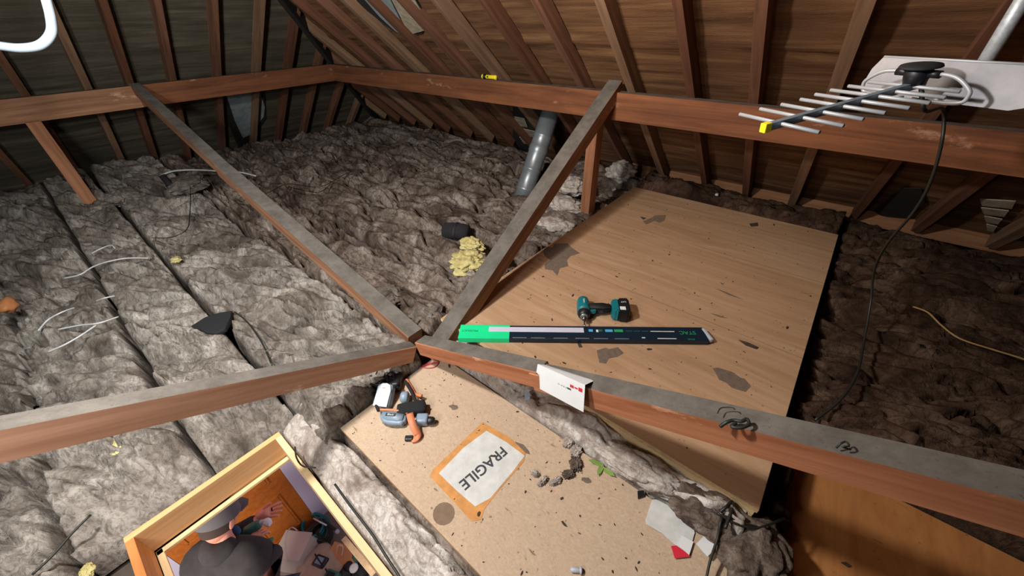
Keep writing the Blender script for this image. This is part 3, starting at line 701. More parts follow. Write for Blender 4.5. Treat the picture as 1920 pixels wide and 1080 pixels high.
# rods: (left px, right px) give where each crosses the boom and how long it is
lefts = [(1375.2, 212.3), (1418.9, 202.2), (1458.4, 195.4), (1497.9, 185.6), (1528.1, 176.7), (1563.2, 167.8), (1595, 161.3), (1628.5, 154.4)]
rights = [(1518.6, 245), (1563.2, 234.9), (1608.9, 222.7), (1649.3, 212.3), (1698, 203.7), (1733.9, 196), (1769.5, 185), (1801.3, 172.5)]
def on_plane(px_, py_):   # antenna plane through the boom, normal n_
    d = _ray(px_, py_); nn = np.array(n_); c0 = np.array(Tt); return Vector(CAM + d*((c0-CAM)@nn)/(d@nn))
for (l, r) in zip(lefts, rights):
    a, b = on_plane(*l), on_plane(*r); c = (a+b)/2; hl = (b-a).length/2
    s = (c-Tt).dot(b_); off = (c-Tt).dot(-e_)
    if s > BL-.01: s = BL-.03
    tube('director_rod', [AM @ Vector((s, off*.3-hl, .001)), AM @ Vector((s, off*.3+hl, .001))], .0042, M_alu, ANT, 10, sm=False)
# folded dipole
mx = BL-.035
def dip(sg):
    pts = [(mx, sg*.02, .03), (mx, sg*.072, .026), (mx, sg*.105, .006), (mx, sg*.112, -.008), (mx, sg*.103, -.024), (mx, sg*.06, -.028), (mx, sg*.01, -.027)]
    return [AM @ Vector(p) for p in pts]
for sg_ in (1, -1): tube('dipole_loop', dip(sg_), .0042, M_alu, ANT, 10, 6)
MB_ = Matrix.Translation(AM @ Vector((mx, 0, .022)))
lathe('junction_box', [(.010, -.022), (.020, -.018), (.024, -.004), (.026, .012), (.022, .016)], M_black, ANT, 24, MB_ @ AM @ Matrix.Rotation(-math.pi/2, 4, 'Y'))
lathe('junction_lid', [(.030, 0), (.040, .003), (.038, .007), (.012, .010)], M_rubber, ANT, 28, Matrix.Translation(AM @ Vector((mx, 0, .038))) @ AM @ Matrix.Rotation(-math.pi/2, 4, 'Y'))
for sg_ in (1, -1): tube('dipole_socket', [AM @ Vector((mx, sg_*.018, .028)), AM @ Vector((mx, sg_*.045, .028))], .0085, M_black, ANT, 12, sm=False)
# reflector plate behind the dipole: measured corners give its size
cpl = [(1648, 112), (1916, 129), (1869, 201), (1632, 178)]
plx = BL+.045
W_ = .345; Hh = .088
pv = [(-W_/2+.012, Hh/2), (W_/2-.02, Hh/2), (W_/2, Hh/2-.012), (W_/2, -Hh/2+.01), (W_/2-.025, -Hh/2), (-W_/2+.01, -Hh/2), (-W_/2, -Hh/2+.02), (-W_/2, Hh/2-.03)]
PMx = Matrix.Translation(AM @ Vector((plx, .012, -.004))) @ bm_mat(Vector((0, 0, 0)), -e_, (n_*.92 + b_*.38).normalized(), (-e_).cross((n_*.92 + b_*.38).normalized()))
prism('reflector_plate', pv, -.0012, .0012, M_platem, ANT, PMx)
rim = [(-W_/2+.012, Hh/2, 0), (W_/2-.02, Hh/2, 0)]
tube('plate_rim', [PMx @ Vector(rim[0]), PMx @ Vector(rim[1])], .003, M_alu, ANT, 8, sm=False)
lathe('plate_bolt', [(.011, 0), (.011, .006), (.006, .009), (.003, .010)], M_steel, ANT, 12, PMx @ Matrix.Translation((.0, .015, 0)) @ Matrix.Rotation(math.pi/2 if True else 0, 4, 'Y'))
# mast
mb = Wp(1826, 150, 1.14); 
ms = empty('antenna_mast', mb, 'galvanised steel mast tube coming down from the roof behind the reflector plate', 'pole')
mt_ = Vector((mb.x, mb.y, zr(PY1-mb.y)+.05))
tube('pole', [Vector((0, 0, -.05)), mt_-mb], .018, M_galv, ms, 20, sm=False)
lathe('clamp', [(.022, -.02), (.026, -.016), (.026, .016), (.022, .02)], M_steel, ms, 16, Matrix.Translation((0, 0, .02)) @ Matrix.Rotation(math.pi/2, 4, 'Y'))
# coax cable, from the junction box down to the insulation
cx = [AM @ Vector((mx, .02, -.004)) + Tt, AM @ Vector((mx+.005, .045, -.05)) + Tt]
cx += [Wp(1768, 205, 1.12), Wp(1766, 265, 1.15), Wp(1745, 340, 1.22), Wp(1715, 395, 1.32), Wp(1665, 455, 1.5), Wp(1640, 505, 1.66), Wp(1632, 570, 1.72), Wp(1620, 640, 1.66)]
cx += [Zp(1607, 700, .30), Zp(1575, 750, .28), Zp(1528, 788, .25)]
tag(tube('antenna_cable', cx, .0048, M_coax, None, 8), 'black coaxial cable dropping from the antenna to the insulation', 'cable')
# white pipe loop at upper left
lp = [Wp(70, -75, 1.16), Wp(85, -8, 1.18), Wp(95, 32, 1.2), Wp(96, 62, 1.2), Wp(76, 84, 1.2), Wp(40, 90, 1.2), Wp(0, 86, 1.2), Wp(-45, 78, 1.2), Wp(-110, 40, 1.2), Wp(-150, -40, 1.2), Wp(-160, -190, 1.2)]
tag(tube('white_hose', lp, .0125, M_pipe, None, 16, 10), 'thick white cable loop hanging in the upper left corner', 'cable')

# ------------------------------------------------------------------ yellow torch on the purlin
tq = Vector((-2.19, 2.375, 1.117))
YT = empty('small_torch', tq, 'small yellow and black torch lying on top of the right-hand purlin', 'torch')
rt = Matrix.Rotation(math.radians(4), 4, 'Z')
lathe('handle', [(.010, -.045), (.014, -.040), (.014, .03), (.017, .05), (.017, .056)], M_yel, YT, 16, rt)
lathe('head_ring', [(.017, -.066), (.018, -.062), (.018, -.052), (.013, -.048)], M_black, YT, 16, rt)
lathe('cap', [(.011, -.082), (.016, -.078), (.016, -.068), (.012, -.066)], M_yel, YT, 16, rt)
box('switch', (-.02, -.013, .002), (.014, .006, .010), M_black, YT, .002, rt)

# ------------------------------------------------------------------ impact driver lying on the plywood
hd_, bt_ = Zp(1094, 578, .335), Zp(1152, 581, .335)
ax = (bt_-hd_); ax.z = 0; ax.normalize()          # from head down the grip to the battery
bitp = Zp(1107, 617, .32); fw = (bitp-hd_); fw.z = 0; fw = (fw-ax*fw.dot(ax)).normalized()   # the way the bit points
DZ = Vector((0, 0, 1)); hp = Vector((hd_.x, hd_.y, .335))
DR = empty('impact_driver', (hp.x, hp.y, .3), 'teal and black cordless impact driver lying on its side on the plywood', 'power tool')
DM = bm_mat(Vector((0, 0, .036)), fw, ax, fw.cross(ax))   # local X forward along the bit, Y down the grip
lathe('motor_housing', [(.016, -.072), (.026, -.064), (.031, -.040), (.031, .0), (.032, .018), (.030, .028)], M_teal, DR, 28, DM)
lathe('hammer_case', [(.029, .028), (.029, .036), (.024, .052), (.019, .066), (.016, .070)], plain('dull_silver', '8d8f88', .4, .6), DR, 28, DM)
lathe('nose_bumper', [(.0295, .036), (.031, .040), (.027, .054), (.021, .066), (.018, .066)], M_black, DR, 28, DM)
lathe('chuck', [(.010, .068), (.0115, .072), (.0115, .084), (.009, .088)], M_steel, DR, 20, DM)
lathe('driver_bit', [(.0032, .086), (.0032, .118), (.0045, .120), (.0045, .126), (.0022, .132)], M_steel, DR, 10, DM)
bm = bmesh.new(); pr = [(-.026, .020), (.022, .020), (.016, .055), (.008, .09), (.010, .135), (-.026, .135), (-.028, .09), (-.030, .05)]
prism_bm(bm, pr, -.017, .017, DM); bmesh.ops.bevel(bm, geom=bm.edges[:], offset=.007, segments=3, affect='EDGES'); bm_obj('grip', bm, M_rubber, DR, None, True)
bm = bmesh.new(); prism_bm(bm, [(.014, .026), (.034, .030), (.030, .048), (.026, .058), (.012, .060)], -.009, .009, DM); bmesh.ops.bevel(bm, geom=bm.edges[:], offset=.003, segments=2, affect='EDGES'); bm_obj('trigger', bm, M_teal, DR)
bm = bmesh.new(); prism_bm(bm, [(-.040, .132), (.038, .132), (.046, .150), (.044, .166), (-.050, .166), (-.048, .148)], -.033, .033, DM); bmesh.ops.bevel(bm, geom=bm.edges[:], offset=.006, segments=2, affect='EDGES'); bm_obj('foot', bm, M_teal, DR)
bm = bmesh.new(); prism_bm(bm, [(-.052, .164), (.050, .164), (.052, .205), (.040, .214), (-.048, .214), (-.056, .204)], -.035, .036, DM); bmesh.ops.bevel(bm, geom=bm.edges[:], offset=.006, segments=2, affect='EDGES')
BT = bm_obj('battery', bm, M_black, DR)
bm = bmesh.new(); add_box(bm, (.030, .178, .0362), (.024, .026, .001), DM); bm_obj('rating_label', bm, M_paper, BT)
text('marking', 'LXT', .014, M_paper, DM @ Matrix.Translation((-.018, .186, .0368)) @ Matrix.Rotation(-math.pi*.5, 4, 'Z'), BT)
text('marking', 'makita', .013, M_paper, DM @ Matrix.Translation((-.018, .0, .0325)) @ Matrix.Rotation(math.pi, 4, 'Z'), DR)

# ------------------------------------------------------------------ long green and navy package
pL, pR = Zp(862, 626, .31), Zp(1327, 631, .31); dv = pR-pL; LP = dv.length
PK = empty('long_package', (pL.x, pL.y, .3), 'long narrow navy box with green sleeve and white strip on the plywood', 'package')
PM = Matrix.Rotation(math.atan2(dv.y, dv.x), 4, 'Z'); WD = .088; HT = .026
def pkb(nm, x0, x1, y0, y1, z0, z1, m, par=PK, bev=.001):
    bm = bmesh.new(); add_box(bm, ((x0+x1)/2, (y0+y1)/2, (z0+z1)/2), (x1-x0, y1-y0, z1-z0), bev=bev); return bm_obj(nm, bm, m, par, M=PM)
f_ = lambda px_: (px_-862)/(1327-862)*LP     # distance along the package
pkb('carton', .004, LP-.014, -WD/2, WD/2, 0, HT, M_navy, bev=.003)
pkb('green_sleeve', 0, f_(958), -WD/2-.001, WD/2+.001, -.0, HT+.0012, M_green, bev=.002)
pkb('white_strip', f_(918), f_(1098), -.002, .030, HT+.0013, HT+.003, M_lilac)
o = box('end_cap', (LP-.006, 0, HT/2+.004), (.018, WD*.86, .022), M_whitep, PK, .006, PM @ Matrix.Translation((LP-.006, 0, 0)) @ Matrix.Rotation(.18, 4, 'Z') @ Matrix.Translation((-LP+.006, 0, 0)))
for x0, x1, y0, y1, m in ((1107, 1115, .006, .022, M_blue), (1121, 1125, .004, .020, M_paper), (1126, 1133, .008, .022, M_dgreen), (1138, 1152, .006, .022, M_blue), (1155, 1171, .006, .023, M_greent),
                          (1176, 1188, .011, .015, M_dgreen), (1191, 1203, .011, .015, M_dgreen), (1206, 1218, .011, .015, M_dgreen),
                          (1222, 1266, .010, .015, M_paperd), (1230, 1264, -.036, -.031, M_paperd), (1202, 1208, -.033, -.026, M_paperd)):
    pkb('printed_mark', f_(x0), f_(x1), y0, y1, HT, HT+.0006, m, bev=0)
for x0 in (964, 998, 1040, 1080, 1114, 1152): pkb('printed_mark', f_(x0), f_(x0+26), -.040, -.036, HT, HT+.0006, M_boom, bev=0)
text('lettering', 'STAC', .030, M_greent, PM @ Matrix.Translation((f_(1289), .006, HT+.0005)) @ Matrix.Rotation(math.pi, 4, 'Z'), PK)
text('lettering', 'PRODUCT', .016, M_dgreen, PM @ Matrix.Translation((f_(882), .004, HT+.0016)) @ Matrix.Rotation(math.pi, 4, 'Z'), PK)
text('lettering', 'STAC', .013, M_greent, PM @ Matrix.Translation((f_(1290), -.036, HT+.0005)) @ Matrix.Rotation(math.pi, 4, 'Z'), PK)

# ------------------------------------------------------------------ white folded card on the strut
ca = [Yp(1008, 683, .615), Yp(1097, 722, .615), Yp(1094, 773, .60), Yp(1010, 728, .60)]
CC = ca[0]; CD = empty('folded_card', CC, 'white folded card with red printed marks propped against the strut', 'card')
nrm = (ca[1]-ca[0]).cross(ca[3]-ca[0]).normalized()
def quad(nm, P, mat, par, off=0, th=.0008):
    P = [p-CC+nrm*off for p in P]; bm = bmesh.new(); a = [bm.verts.new(p) for p in P]; b = [bm.verts.new(p+nrm*th) for p in P]
    bm.faces.new(a); bm.faces.new(b[::-1])
    for i in range(len(P)): j = (i+1) % len(P); bm.faces.new((a[i], a[j], b[j], b[i]))
    return bm_obj(nm, bm, mat, par)
toC = (Vector(CAM)-CC).normalized()
sg2 = 1 if nrm.dot(toC) > 0 else -1
def bil(u, v): return (ca[0]*(1-u)+ca[1]*u)*(1-v) + (ca[3]*(1-u)+ca[2]*u)*v
quad('front_leaf', [bil(0, 0), bil(1, 0), bil(1, 1), bil(.03, 1), bil(.03, .42), bil(-.04, .36)], M_paper, CD)
quad('back_leaf', [bil(.0, -.0), bil(1, .0), bil(1.0, .25)+Vector((0, .05, -.002)), bil(.0, .25)+Vector((0, .03, -.002))], M_paper, CD, -.001*sg2)
for u0, u1, v0, v1 in ((.71, .78, .20, .30), (.80, .86, .22, .27), (.88, .95, .17, .30)): quad('red_mark', [bil(u0, v0), bil(u1, v0), bil(u1, v1), bil(u0, v1)], M_red, CD, .0009*sg2, .0003*sg2)
for u0 in (.44, .5, .55, .6, .65, .69): quad('grey_print', [bil(u0, .36), bil(u0+.035, .36), bil(u0+.035, .41+.06*(u0-.4)), bil(u0, .41)], M_ink if u0 > .6 else M_paperd, CD, .0009*sg2, .0003*sg2)

# ------------------------------------------------------------------ head torch and work light at the chipboard corner
ht = Zp(722, 745, .20)
HT1 = empty('inspection_lamp', (ht.x, ht.y, .2), 'grey-blue lamp with white label panel and tangled black straps beside the joint', 'lamp')
right = Vector((CR[0], CR[1], 0)).normalized(); up_ = Vector((CF[0], CF[1], 0)).normalized()   # across and away from the viewer
def HM(px_, py_, z, tilt=0, rz=0):
    p = Zp(px_, py_, z); return Matrix.Translation((p.x-ht.x, p.y-ht.y, z-.2))
BR = bm_mat(Vector((0, 0, 0)), right, up_, Vector((0, 0, 1)))
Mb = HM(722, 742, .235) @ BR @ Matrix.Rotation(-.12, 4, 'Z') @ Matrix.Rotation(.55, 4, 'X')
bm = bmesh.new(); add_box(bm, (0, 0, 0), (.066, .092, .05), bev=.014); bm_obj('housing', bm, M_greyblue, HT1, None, True, Mb)
bm = bmesh.new(); prism_bm(bm, [(-.032, -.044), (.027, -.046), (.031, .02), (.025, .040), (.010, .048), (-.012, .046), (-.026, .032)], .0255, .028); bmesh.ops.bevel(bm, geom=bm.edges[:], offset=.001, segments=1, affect='EDGES')
bm_obj('label_panel', bm, M_whitep, HT1, None, False, Mb)
for k, (y, w) in enumerate(((.028, .012), (.012, .02), (-.008, .024), (-.022, .018))):
    bm = bmesh.new(); add_box(bm, (0, y, .0284), (w, .0022, .0004)); bm_obj('print_line', bm, M_red if k == 0 else M_boom, HT1, None, False, Mb)
lathe('side_knob', [(.018, 0), (.024, .006), (.024, .026), (.016, .032)], M_greyblue, HT1, 20, HM(752, 745, .225) @ BR)
lathe('front_lens', [(.020, 0), (.022, .004), (.022, .02), (.014, .024)], M_whitep, HT1, 20, HM(741, 707, .225) @ BR @ Matrix.Rotation(1.2, 4, 'Z') @ Matrix.Rotation(-.5, 4, 'Y'))
bm = bmesh.new(); add_box(bm, (0, 0, 0), (.085, .075, .05), bev=.012); bm_obj('lamp_body', bm, M_black, HT1, None, True, HM(735, 716, .225) @ BR)
bm = bmesh.new(); add_box(bm, (0, 0, 0), (.115, .055, .045), bev=.014); bm_obj('battery_pack', bm, M_fabric, HT1, None, True, HM(772, 768, .225) @ BR @ Matrix.Rotation(.2, 4, 'Z'))
rs = random.Random(5)
for k in range(12):
    c0 = Vector((rs.uniform(-.05, .03), rs.uniform(.02, .07), rs.uniform(.02, .05)))
    pts = [BR @ (c0 + Vector((.035*math.cos(a*1.1+k)*(1+.2*rs.random()), .028*math.sin(a*1.1+k), .02*math.sin(a*2+k)))) for a in range(6)]
    o = tube('strap_loop', pts, .0035, M_fabric, HT1, 6, 5)
for pts in (([(700, 705), (698, 725), (702, 750), (710, 770)]), ([(760, 715), (772, 735), (780, 752), (800, 762)]), ([(750, 690), (735, 688), (716, 694), (704, 706)])):
    P = [Zp(x, y, .232)-Vector((ht.x, ht.y, .2)) for x, y in pts]; tube('strap', P, .007, M_fabric, HT1, 8, 6)
tube('orange_strap', [Zp(762, 712, .21)-Vector((ht.x, ht.y, .2)), Zp(770, 725, .212)-Vector((ht.x, ht.y, .2)), Zp(778, 738, .215)-Vector((ht.x, ht.y, .2)), Zp(790, 742, .235)-Vector((ht.x, ht.y, .2))], .007, M_orange, HT1, 8, 5)

h2 = Zp(745, 785, .22)
HT2 = empty('orange_trimmed_tool', (h2.x, h2.y, .2), 'grey tool with orange trim and orange rubber band with black buckle on the chipboard', 'tool')
def H2(px_, py_, z): p = Zp(px_, py_, z); return Matrix.Translation((p.x-h2.x, p.y-h2.y, z-.2))
Mc = H2(737, 785, .225) @ BR @ Matrix.Rotation(-.10, 4, 'Z')
bm = bmesh.new(); prism_bm(bm, [(-.058, .026), (.052, .018), (.055, -.020), (.030, -.028), (-.020, -.026), (-.046, -.012)], -.022, .022); bmesh.ops.bevel(bm, geom=bm.edges[:], offset=.009, segments=3, affect='EDGES')
bm_obj('casing', bm, M_greyblue, HT2, None, True, Mc)
tube('orange_trim', [Mc @ Vector((-.060, .028, .012)), Mc @ Vector((0, .026, .018)), Mc @ Vector((.055, .020, .014))], .0045, M_orange, HT2, 8, 5)
bm = bmesh.new(); add_box(bm, (-.006, .002, .0222), (.040, .014, .0016), bev=.0006); bm_obj('badge', bm, M_ink, HT2, None, False, Mc)
text('badge_text', 'Black', .012, M_paper, Mc @ Matrix.Translation((-.006, .002, .0234)), HT2)
bm = bmesh.new(); add_box(bm, (0, 0, 0), (.046, .040, .036), bev=.008); bm_obj('clip_body', bm, M_greyblue, HT2, None, True, H2(792, 787, .222) @ BR)
lathe('nozzle', [(.014, 0), (.017, .004), (.015, .022), (.010, .028)], M_black, HT2, 18, H2(802, 789, .222) @ BR)
def band(name, pp, wd, mat, z):
    bm = bmesh.new(); rows = []
    P = [Zp(x, y, zz)-Vector((h2.x, h2.y, .2)) for (x, y), zz in zip(pp, z)]
    P = smooth_path(P, 5)
    for i, p in enumerate(P):
        t = (P[min(i+1, len(P)-1)]-P[max(i-1, 0)]).normalized(); s = t.cross(Vector((0, 0, 1))).normalized()*wd/2
        if s.length < 1e-5: s = right*wd/2
        u = s.cross(t).normalized()*.0015
        rows.append([bm.verts.new(q) for q in (p-s-u, p+s-u, p+s+u, p-s+u)])
    for a, b in zip(rows, rows[1:]):
        for k in range(4): bm.faces.new((a[k], a[(k+1) % 4], b[(k+1) % 4], b[k]))
    bm.faces.new(rows[0][::-1]); bm.faces.new(rows[-1]); return bm_obj(name, bm, mat, HT2, None, True)
band('rubber_band', [(768, 775), (771, 788), (776, 802), (783, 814), (780, 822), (772, 824)], .026, M_orange, [.250, .252, .240, .222, .212, .210])
bm = bmesh.new(); add_box(bm, (0, 0, 0), (.030, .018, .016), bev=.003); bm_obj('buckle', bm, M_black, HT2, None, False, H2(767, 822, .210) @ BR)

# ------------------------------------------------------------------ small things lying about
def flat(nm, pts, z, th, mat, label, cat, group=None, tilt=0):
    c = Zp(*pts[0], z); P = [(Zp(x, y, z).x-c.x, Zp(x, y, z).y-c.y) for x, y in pts]
    return tag(prism(nm, P, 0, th, mat, None, Matrix.Translation((c.x, c.y, z+.0005)) @ Matrix.Rotation(tilt, 4, 'X')), label, cat, group)
flat('wood_splinter', [(873, 574), (888, 566), (893, 570), (879, 577)], .30, .004, M_splint, 'pale wood splinter on the corner of the large plywood board', 'splinter')
red = [Zp(x, y, z) for x, y, z in ((788, 664, .215), (800, 668, .21), (812, 674, .205), (822, 679, .205), (815, 688, .204), (800, 690, .204), (792, 686, .204), (806, 681, .205), (820, 680, .206), (806, 683, .204), (786, 690, .204))]
tag(tube('red_string', red, .0022, M_redw, None, 6), 'loop of thin red string on the chipboard beneath the central joint', 'string')
flat('plastic_fragment', [(984, 738), (992, 736), (994, 748), (984, 751)], .27, .01, plain('pale_blue_plastic', 'b9cfe6', .4), 'pale blue-white plastic fragment under the strut left of the card', 'fragment')
flat('black_fragment', [(1195, 922), (1207, 921), (1208, 932), (1196, 936)], .201, .006, M_black, 'small black square fragment on the chipboard near the pale wool', 'fragment')
wp = Zp(1079, 1069, .207); WS = empty('wall_plug', (wp.x, wp.y, .207), 'tiny white plastic plug lying on the chipboard at the bottom edge', 'plug')
lathe('shank', [(.004, -.014), (.007, -.01), (.0065, .012), (.003, .016)], M_whitep, WS, 12, Matrix.Rotation(.6, 4, 'Z'))
lathe('plug_head', [(.008, .012), (.010, .014), (.009, .018), (.004, .019)], M_whitep, WS, 12, Matrix.Rotation(.6, 4, 'Z'))
for k, (x, y) in enumerate(((1118, 868), (1126, 880), (1140, 884))):
    p = Zp(x, y, .203); t = Matrix.Translation(p) @ Matrix.Rotation(k*1.3+.4, 4, 'Z')
    o = prism('leaf', [(-.03, 0), (-.015, .008), (.01, .009), (.03, 0), (.01, -.008), (-.015, -.007)], 0, .0012, M_leaf, None, t @ Matrix.Rotation(.25, 4, 'Y'))
    tag(o, ('upper', 'middle', 'lower')[k] + ' green leaf shred of three on the chipboard beside the brown tuft', 'leaf', 'green leaf shreds')
# torn packet and papers bottom right
flat('torn_packet', [(1222, 938), (1240, 936), (1262, 960), (1300, 985), (1302, 1000), (1290, 1042), (1272, 1028), (1240, 1000), (1212, 984), (1210, 975)], .202, .003, M_paperd, 'torn dusty plastic packet on the chipboard at the lower right', 'packet')
flat('red_tape', [(1258, 1024), (1268, 1023), (1292, 1040), (1294, 1044), (1265, 1047)], .206, .001, M_red, 'red paper corner poking out below the torn packet', 'paper')
flat('paper_scrap', [(1278, 1004), (1300, 1016), (1292, 1041), (1271, 1022)], .208, .001, M_paper, 'small square white paper scrap beside the red corner', 'paper')
flat('paper_scrap', [(1338, 987), (1362, 1009), (1326, 1044), (1305, 1020)], .225, .001, M_paper, 'larger white paper scrap crossed by the dark cable', 'paper')
# dark cables lower right
def cable(pts, z, r, mat, label, sm=6):
    P = [Zp(x, y, zz) for (x, y), zz in zip(pts, z if isinstance(z, (list, tuple)) else [z]*len(pts))]
    return tag(tube('cable', P, r, mat, None, 6, sm), label, 'cable')
cable([(1366, 945), (1352, 975), (1345, 1010), (1332, 1050), (1322, 1095)], [.26, .29, .26, .245, .23], .004, M_coax, 'dark cable running down past the white paper scrap to the bottom edge')
cable([(1215, 925), (1260, 943), (1310, 955), (1360, 968), (1410, 985), (1436, 990)], [.225, .245, .275, .295, .29, .27], .003, M_coax, 'thin dark cable lying across the brown wool at the lower right')
cable([(1345, 962), (1380, 982), (1415, 990), (1440, 984), (1470, 972)], [.30, .295, .29, .28, .25], .0035, M_coax, 'dark cable ending under the board corner')
cable([(1350, 960), (1362, 950), (1372, 940), (1372, 955), (1360, 990)], [.30, .31, .29, .30, .30], .0045, M_coax, 'tangled knot of dark cable under the board corner')
# twigs and cobweb bits on the strut
def twig(pts, r, label):
    return tag(tube('wire_scrap', pts, r, M_coax, None, 6, 6), label, 'wire', 'wire scraps on the long strut')
def frt(px_, py_, h=.012):
    d = _ray(px_, py_); n = np.array([-.405, 0, 1.0]); k = -.405*-1.132+.345+h; return Vector(CAM+d*(k-n@CAM)/(n@d))
twig([frt(1345, 775), frt(1352, 765), frt(1372, 764), frt(1378, 768)], .0012, 'thin wire arc upper left of the dark scrap on the long strut')
twig([frt(1350, 800, .002), frt(1362, 792), frt(1375, 788), frt(1390, 790), frt(1400, 786), (frt(1404, 795)), frt(1390, 802), frt(1372, 800), frt(1380, 793)], .0035, 'tangled black scrap with a bow shape on the long strut')
twig([frt(1568, 840, .004), frt(1576, 832), frt(1586, 828), frt(1592, 836), frt(1580, 838), frt(1595, 843, .004)], .0016, 'small tangled wire farther right on the long strut')
# cables on the left insulation
wl = 'white cables over the grey insulation'
def wc(pts, z, label, r=.004, m=M_cablew): return tag(tube('white_cable', [Zp(x, y, z+dz) for x, y, dz in pts], r, m, None, 8, 8), label, 'cable', wl)
wc([(120, 522, 0), (150, 515, .01), (175, 500, .02), (205, 490, .04), (240, 484, .03), (278, 484, .01)], .31, 'upper curved white cable on the grey batt')
wc([(72, 620, 0), (90, 600, .01), (115, 586, .03), (140, 577, .01)], .31, 'short white cable arc at the left of the grey batts')
wc([(108, 618, 0), (150, 610, .02), (185, 606, .04), (222, 594, .02)], .31, 'middle white cable nearly level on the grey batt')
wc([(90, 660, 0), (120, 647, .02), (150, 630, .03), (180, 610, .03)], .31, 'lowest slanting white cable on the grey batt')
wc([(172, 475, .02), (190, 466, .04), (208, 460, .03), (216, 466, 0)], .32, 'faint white cable loop nearest the roof')
wc([(180, 565, 0), (196, 559, .03), (215, 555, .02)], .31, 'tiny white cable end above the middle cable')
wc([(296, 332, 0), (320, 322, .03), (345, 319, .04), (380, 319, .04), (412, 321, .04), (450, 323, .02), (480, 330, 0)], .38, 'pale cable passing behind the long left strut near the roof', .007)
cable([(440, 585), (460, 600), (480, 625), (495, 650), (510, 685)], [.31, .30, .30, .30, .30], .0035, M_coax, 'thin black wire curving down from the torn black scrap')
cable([(355, 330), (357, 360), (356, 400), (350, 430), (320, 445), (285, 446)], [.42, .42, .40, .38, .36, .33], .003, M_coax, 'thin black wire looping over the grey insulation near the left post')
cable([(620, 345), (600, 360), (570, 357), (540, 350)], .34, .003, M_coax, 'thin dark wire on the brown insulation behind the long strut')
cable([(455, 370), (500, 362), (540, 345), (600, 350), (650, 325), (680, 318)], .36, .003, M_coax, 'faint dark wire wandering toward the far eaves')
cable([(60, 1078), (100, 1040), (135, 1000), (170, 965)], [.22, .22, .22, .22], .004, M_coax, 'dark grey cable at the bottom left running up to the right')
cable([(628, 908), (645, 932), (662, 955), (698, 1002), (722, 1040), (745, 1075), (760, 1100)], [.19, .19, .19, .19, .19, .19, .19], .004, M_coax, 'black cable running beside the hatch frame on the pale wool strip')
cable([(553, 838), (556, 858), (568, 874), (592, 877)], [.16, .16, .16, .15], .003, M_coax, 'short black cable curl at the top corner of the hatch frame')
cable([(1712, 575), (1740, 586), (1765, 610), (1800, 635), (1860, 655), (1915, 672), (1960, 690)], [.27, .28, .27, .27, .27, .27, .27], .004, plain('yellow_cord', '9a7a4c', .9), 'thin yellowish cord lying on the sooty insulation at the right')
# round hole tube near left post
pc = Zp(318, 346, .43); rgm = Matrix.Translation(pc) @ BR @ Matrix.Rotation(-.5, 4, 'Z') @ Matrix.Rotation(math.radians(60), 4, 'Y')
o = lathe('pipe_end', [(.024, -.08), (.026, -.01), (.030, .0), (.030, .006), (.021, .006), (.020, -.07)], M_rubber, None, 20, rgm); tag(o, 'open end of a small dark pipe in the grey wool near the left post', 'pipe')
# orange brick piece at left edge
o = clump('brick_piece', Zp(14, 573, .36), (.055, .04, .035), M_terracotta, 31, 'orange broken brick piece at the left edge of the photo', 'brick', sub=3, amp=.2, fr=1)
flat('paper_scrap', [(1146, 352), (1153, 349), (1155, 356), (1148, 358)], .36, .002, M_paper, 'tiny white paper scrap behind the upright post near the board corner', 'paper')
p_ = Zp(1344, 365, .36); clump('pebble', p_, (.015, .015, .012), M_whitep, 41, 'tiny white pebble on the wool behind the large board', 'pebble', sub=2, amp=.1)
flat('wood_splinter', [(488, 256), (470, 262), (500, 258)], .33, .003, M_splint, 'tiny straw-like splinter on the brown insulation', 'splinter') if False else None
flat('dark_splinter', [(1082, 643), (1086, 641), (1092, 651), (1086, 652)], .30, .002, M_debris, 'tiny black chip just below the green sleeve on the plywood', 'splinter')
flat('dark_splinter', [(1385, 638), (1402, 643), (1422, 652), (1418, 655), (1398, 648)], .30, .003, M_debris, 'long dark splinter on the plywood right of the package', 'splinter')
flat('dark_splinter', [(1405, 420), (1420, 418), (1421, 424), (1408, 425)], .30, .003, M_debris, 'dark oval chip near the far edge of the plywood', 'splinter')
flat('dark_splinter', [(1576, 1055), (1585, 1054), (1596, 1062), (1590, 1064)], .10, .003, M_debris, 'black chip on the orange plywood at the bottom edge', 'splinter')

# crumbs scattered on the boards: nobody could count them
bm = bmesh.new(); rs = random.Random(11)
for k in range(420):
    if rs.random() < .62: x, y, z = rs.uniform(-1.17, .19), rs.uniform(.87, 2.98), .3005
    else: x, y, z = rs.uniform(-1.07, .28), rs.uniform(.24, .72), .2005
    s = rs.uniform(.0008, .0026) * (2.2 if rs.random() < .12 else 1); a = rs.uniform(0, 6.3); el = rs.uniform(1, 3.2); ph = rs.uniform(0, 6)
    pts = [(s*el*math.cos(t*1.05+ph)*rs.uniform(.6, 1.2), s*math.sin(t*1.05+ph)*rs.uniform(.6, 1.2)) for t in range(6)]
    prism_bm(bm, pts, 0, s*.5, Matrix.Translation((x, y, z)) @ Matrix.Rotation(a, 4, 'Z'))
tag(bm_obj('dirt_crumbs', bm, M_debris), 'dark crumbs of dirt and bark scattered over the two boards', 'dirt', kind='stuff')

